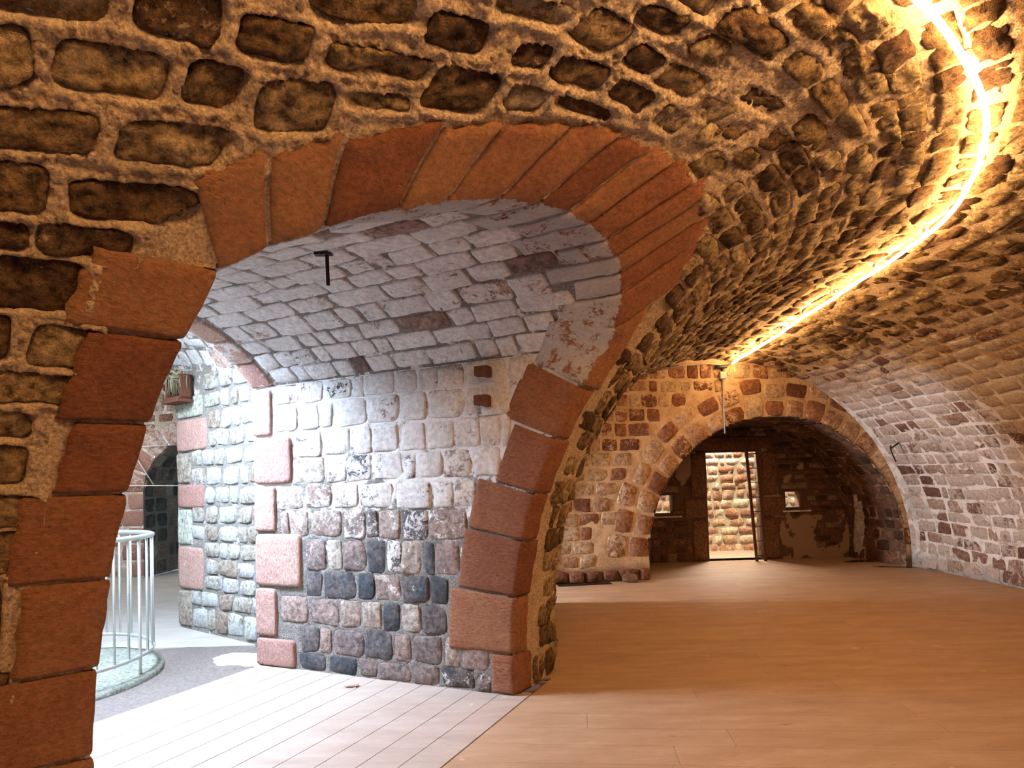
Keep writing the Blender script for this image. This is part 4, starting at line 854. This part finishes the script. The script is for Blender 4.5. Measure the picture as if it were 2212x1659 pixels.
# iron brackets on the passage wall
for k, (e_, z_) in enumerate(((2.30, 2.33), (2.29, 2.12))):
    r_ = empty('iron_bracket', tuple(passage(np.array(z_), np.array(-e_), np.array(0.))), label=('upper' if k == 0 else 'lower') + ' of two rusty iron brackets set in the passage wall', category='bracket')
    def pb(e0, e1, z0, z1, h0, h1):
        V_, F_ = box_vf(e0, e1, z0, z1, h0, h1); return passage(V_[:, 1], -V_[:, 0], V_[:, 2]), F_
    v, f = pb(e_ - .055, e_ + .045, z_ - .035, z_ + .035, .02, .085); child(mk('socket', v, f, M_IRON, None, smooth=False), r_)
    v, f = pb(e_ + .02, e_ + .06, z_ - .05, z_ + .025, .03, .11); child(mk('hook', v, f, M_IRON, None, smooth=False), r_)
    v, f = tube_vf(passage(np.array([z_, z_]), np.array([-e_ - .0, -e_ - .0]), np.array([.084, .093])), .012, 8); child(mk('bolt', v, f, M_IRON, None), r_)
# iron peg hanging from the soffit
tp = 3.90; ep = None
pr_ = empty('iron_rod', (0, 0, 0), label='short dark iron rod hanging from the whitewashed soffit', category='rod')
base = passage(np.array(3.77), np.array(-1.90), np.array(0.)); pr_.location = tuple(base)
v, f = tube_vf([base + [0, 0, .02], base + [.002, 0, -.10], base + [.004, 0, -.19]], .011, 8); child(mk('shaft', v, f, M_DIRON, None), pr_)
v, f = box_vf(-.07, .03, -.02, .02, -.012, .004); child(mk('plate', v + base, f, M_DIRON, None, smooth=False), pr_)
# hook on the right wall
hk = vault(.25, 8.05, .0); hr_ = empty('wall_hook', tuple(hk), label='dark iron hook sticking out of the limewashed right wall', category='hook')
a_, b_ = vault(.25, 8.05, -.02), vault(.25, 8.05, .16); v, f = tube_vf([a_, (a_ + b_) / 2, b_], .013, 8); child(mk('spike', v, f, M_DIRON, None), hr_)
v, f = tube_vf([b_ + [0, 0, .05], b_, b_ + [.02, .01, -.06], b_ + [.09, .03, -.20]], .010, 8); child(mk('strap', v, f, M_DIRON, None), hr_)
# railing round the light well
RC = np.array([-4.13, 5.27]); RR = .95
rail = empty('round_railing', (*RC, -.02), label='round galvanised steel railing of thin vertical bars round a pit', category='railing')
th_ = np.linspace(0, 2 * np.pi, 73)
for nm, z_, r_ in (('top_rail', 1.15, .021), ('bottom_rail', .15, .017)):
    Pc = np.c_[RC[0] + RR * np.cos(th_), RC[1] + RR * np.sin(th_), np.full(73, z_)]
    v, f = tube_vf(Pc, r_, 8, cap=False); child(mk(nm, v, f, M_STEEL, None), rail)
v0, f0 = tube_vf([(0, 0, .16), (0, 0, .6), (0, 0, 1.14)], .0095, 8); v1, f1 = tube_vf([(0, 0, -.02), (0, 0, .1), (0, 0, 1.14)], .013, 8)
mb = mp = None
for k in range(40):
    a_ = k / 40 * 2 * np.pi + .06; post = (k % 5 == 0)
    me_ = (mp if post else mb)
    if me_ is None:
        o = mk('post' if post else 'bar', v1 if post else v0, f1 if post else f0, M_STEEL, None)
        if post: mp = o.data
        else: mb = o.data
    else: o = bpy.data.objects.new('post' if post else 'bar', me_); COL.objects.link(o)
    o.location = (RC[0] + RR * math.cos(a_), RC[1] + RR * math.sin(a_), 0); child(o, rail)
# mossy slab and pit under the railing
R_, A_ = np.meshgrid(np.array([.42, .44, .6, .8, 1.0, 1.04, 1.045]), np.linspace(0, 2 * np.pi, 65), indexing='ij')
Pp = np.stack([RC[0] + R_ * np.cos(A_) * .99, RC[1] + R_ * np.sin(A_) * .99, 0 * A_], -1); Pp[..., 2] = .0 + .008 * fbm(Pp, 8, 3) - .05 * (R_ > 1.042) - .06 * (R_ < .43)
M_MOSS = stone_mat('mossy_slab', [(0, (.10, .11, .08)), (.5, (.20, .21, .17)), (1, (.32, .33, .29))], washcol=(.5, .5, .48), bump=.6)
mk('curb_slab', Pp.reshape(-1, 3), gridF(7, 65), M_MOSS, None, {'tone': .5, 'wash': .35}, label='round mossy stone curb slab under the railing', cat='curb')
for i in range(9):
    a_ = rng.random() * 6.28; r_ = .15 + .25 * rng.random(); P_ = np.array([RC[0] + r_ * math.cos(a_), RC[1] + r_ * math.sin(a_), -.03])
    pass
# ladder / iron frame standing in the doorway
ld = empty('iron_ladder', (4.42, 11.36, 0), label='tall narrow rusty iron ladder standing in the tunnel doorway', category='ladder')
La, Lb = np.array([4.27, 11.36, 0.0]), np.array([4.245, 11.36, 2.20]); Ra, Rb = np.array([4.475, 11.36, 0.0]), np.array([4.44, 11.36, 2.20])
La, Ra = np.array([4.345, 11.3, 0.]), np.array([4.50, 11.3, 0.])
for nm, a_, b_ in (('upright', La, Lb), ('upright', Ra, Rb)):
    v, f = box_vf(-.022, .022, -.02, .02, 0, 1); v = v.copy(); zt = v[:, 2:3]; v = np.c_[v[:, :2], 0 * zt[:, 0]] + a_ + (b_ - a_) * zt; child(mk(nm, v, f, M_IRON, None, smooth=False), ld)
for k in range(8):
    z_ = .10 + .262 * k; t_ = z_ / 2.20; p_, q_ = La + (Lb - La) * t_, Ra + (Rb - Ra) * t_
    v, f = tube_vf([p_, q_], .009, 6); child(mk('rung', v, f, M_DIRON, None), ld)
# small sign seen through the doorway
v, f = box_vf(3.53, 3.60, 11.60, 11.62, 1.40, 1.62); mk('sign', v, f, M_SIGN, label='small narrow white sign at the left edge of the tunnel doorway', cat='sign', smooth=False)
# fallen stone, drain, nest, gate, leaf, puddles
def rock(c, r, seed, flat=1.0, n=9):
    th, ph = np.meshgrid(np.linspace(0, 2 * np.pi, 2 * n + 1), np.linspace(-np.pi / 2, np.pi / 2, n), indexing='ij')
    D = np.stack([np.cos(ph) * np.cos(th), np.cos(ph) * np.sin(th), np.sin(ph)], -1)
    k = 1 + .30 * vnoise(D * 1.6 + seed) + .1 * vnoise(D * 5 + seed)
    D = np.sign(D) * np.abs(D) ** .75
    return (np.array(c) + D * k[..., None] * np.array(r) * np.array([1, 1, flat])).reshape(-1, 3), gridF(2 * n + 1, n)
pst = endw(np.array(-1.50), np.array(.0), np.array(.17))
v, f = rock((pst[0], pst[1], .055), (.12, .075, .065), 4.2); v[:, 2] = np.maximum(v[:, 2], 0); mk('fallen_stone', v, f, M_TUN, None, {'tone': .9, 'wash': .3}, label='loose dark stone lying at the foot of the end wall by the arch', cat='stone', smooth=False)
dg = empty('floor_drain', tuple(endw(np.array(-2.2), np.array(.0), np.array(.16))), label='long dark rectangular drain slot with litter at the end wall', category='drain')
def fbx(u0, u1, h0, h1, z0, z1): V_, F_ = box_vf(u0, u1, h0, h1, z0, z1); return endw(V_[:, 0], V_[:, 2], V_[:, 1]), F_
v, f = fbx(-2.60, -1.80, .06, .24, 0, .004); child(mk('cover', v, f, M_WET, None, smooth=False), dg)
for k in range(6):
    v, f = fbx(-2.58, -1.82, .075 + k * .027, .085 + k * .027, .004, .008); child(mk('grate_bar', v, f, M_DIRON, None, smooth=False), dg)
for k, (cx, cy, ax, ay, ro, lab) in enumerate(((6.0, 10.9, .32, .16, .1, 'dark wet puddle on the floor inside the tunnel by its right wall'), (6.25, 10.05, .42, .10, -.35, 'long dark wet puddle at the foot of the right wall beside the arch'))):
    v, f = blob(cx, cy, ax, ay, ro, .001, .001, 11 + k * 3, wob=.3); v[:, 2] = np.maximum(v[:, 2], .0012); mk('puddle', v, f, M_WET, None, None, label=lab, cat='puddle')
# white lime crust on tunnel wall
CM = Masonry(tunnel); c_ = np.array([(1.05, 1.15), (1.30, 1.10), (1.75, .02), (1.35, .02)]); V_, F_ = CM.stone(c_, h0=.03, bulge=.02, rough=.02, n=(8, 12), p=3, edge=.25)
mk('lime_crust', V_, F_, stone_mat('lime_crust', [(0, (.30, .25, .2)), (1, (.5, .45, .38))], washcol=(.7, .66, .6), bump=1.0, bscale=50), None, {'tone': .5, 'wash': .5}, label='pale crusty lime run down the tunnel wall on the right', cat='crust')
# leaf litter
leaf = floor_pt = np.array([-1.35, 4.82, 0.0])
L = []
for k in range(3):
    a_ = rng.random() * 3; c_ = np.array([-1.30 + .035 * k, 4.80 + .015 * rng.random(), .006]); n_ = 7; x_ = np.linspace(-1, 1, n_)
    top = np.c_[x_ * .035, .012 * (1 - x_ ** 2), .010 * np.abs(x_)]; bot = np.c_[x_ * .035, -.012 * (1 - x_ ** 2), .010 * np.abs(x_)]; v = np.r_[top, bot]
    v = np.r_[v + [0, 0, .001], v]; R2 = np.array([[math.cos(a_), -math.sin(a_), 0], [math.sin(a_), math.cos(a_), 0], [0, 0, 1]]); v = v @ R2.T + c_
    L.append((v, np.array([(i, i + 1, n_ + i + 1, n_ + i) for i in range(n_ - 1)] + [(2 * n_ + i, 3 * n_ + i, 3 * n_ + i + 1, 2 * n_ + i + 1) for i in range(n_ - 1)])))
v, f = join_vf(L); mk('dead_leaf', v, f, M_LEAF, None, None, label='curled dead leaf on the bright passage floor by the wall', cat='leaf')
# niche with a nest on the pier
ni = empty('wall_niche', tuple(pier(np.array(.22), np.array(2.70), np.array(0.))), label='small dark wooden niche box high on the pale pier, holding a nest', category='box')
def pbx(u0, u1, z0, z1, h0, h1): V_, F_ = box_vf(u0, u1, z0, z1, h0, h1); return pier(V_[:, 0], V_[:, 1], V_[:, 2]), F_
for nm, a_ in (('back_panel', (.06, .42, 2.56, 2.84, .03, .05)), ('side_panel', (.06, .09, 2.56, 2.84, .05, .16)), ('side_panel', (.39, .42, 2.56, 2.84, .05, .16)), ('base_board', (.04, .44, 2.53, 2.56, .03, .20)), ('sill', (.06, .42, 2.565, 2.59, .05, .18))):
    v, f = pbx(*a_); child(mk(nm, v, f, M_DIRON if nm == 'back_panel' else M_IRON, None, smooth=False), ni)
L = []
for k in range(150):
    a_ = rng.random() * 6.28; r_ = .05 + .15 * rng.random(); u_, z_, h_ = .24 + r_ * math.cos(a_), 2.83 + .30 * r_ * math.sin(a_) + .02, .08 + .10 * rng.random()
    da = a_ + 1.57 + (rng.random() - .5); l_ = .06 + .08 * rng.random(); us = np.array([u_ - l_ * math.cos(da), u_, u_ + l_ * math.cos(da)]); zs_ = np.array([z_ - .3 * l_ * math.sin(da) - .01, z_ + .01, z_ + .3 * l_ * math.sin(da) - .02])
    if k % 5 == 0: us = np.array([u_, u_ + .01, u_ + .03 * (rng.random() - .5)]); zs_ = np.array([2.84, 2.76, 2.68 - .06 * rng.random()])
    L.append(tube_vf(pier(us, zs_, np.array([h_, h_ + .015, h_])), .0035, 4))
v, f = join_vf(L); mk('nest', v, f, M_STRAW, None, label='straggly straw bird nest on top of the niche box', cat='nest')
# gate in the far arch
gt = empty('glazed_gate', (-6.1, 12.8, 0), label='tall glazed metal gate inside the dark far arch', category='gate')
v, f = box_vf(-6.82, -4.9, 12.84, 12.85, .05, 2.4); child(mk('pane', v, f, M_GLASS, None, smooth=False), gt)
for z_ in np.arange(.05, 2.5, .16): v, f = box_vf(-6.82, -4.9, 12.80, 12.83, z_, z_ + .02); child(mk('bar', v, f, M_DIRON, None, smooth=False), gt)
# wire lines on the far wall
for k, (p_, q_, lab) in enumerate((((-7.3, 2.40), (-6.15, 2.42), 'upper thin white wire across the far courtyard wall'), ((-7.0, 2.35), (-6.6, 1.70), 'slanting thin white wire on the far courtyard wall'), ((-7.2, 1.70), (-5.9, 1.66), 'lower thin wire across the dark far arch'))):
    v, f = tube_vf([(p_[0], FY - .08, p_[1]), (q_[0], FY - .08, q_[1])], .009, 6); mk('wire', v, f, M_SIGN, None, label=lab, cat='wire')
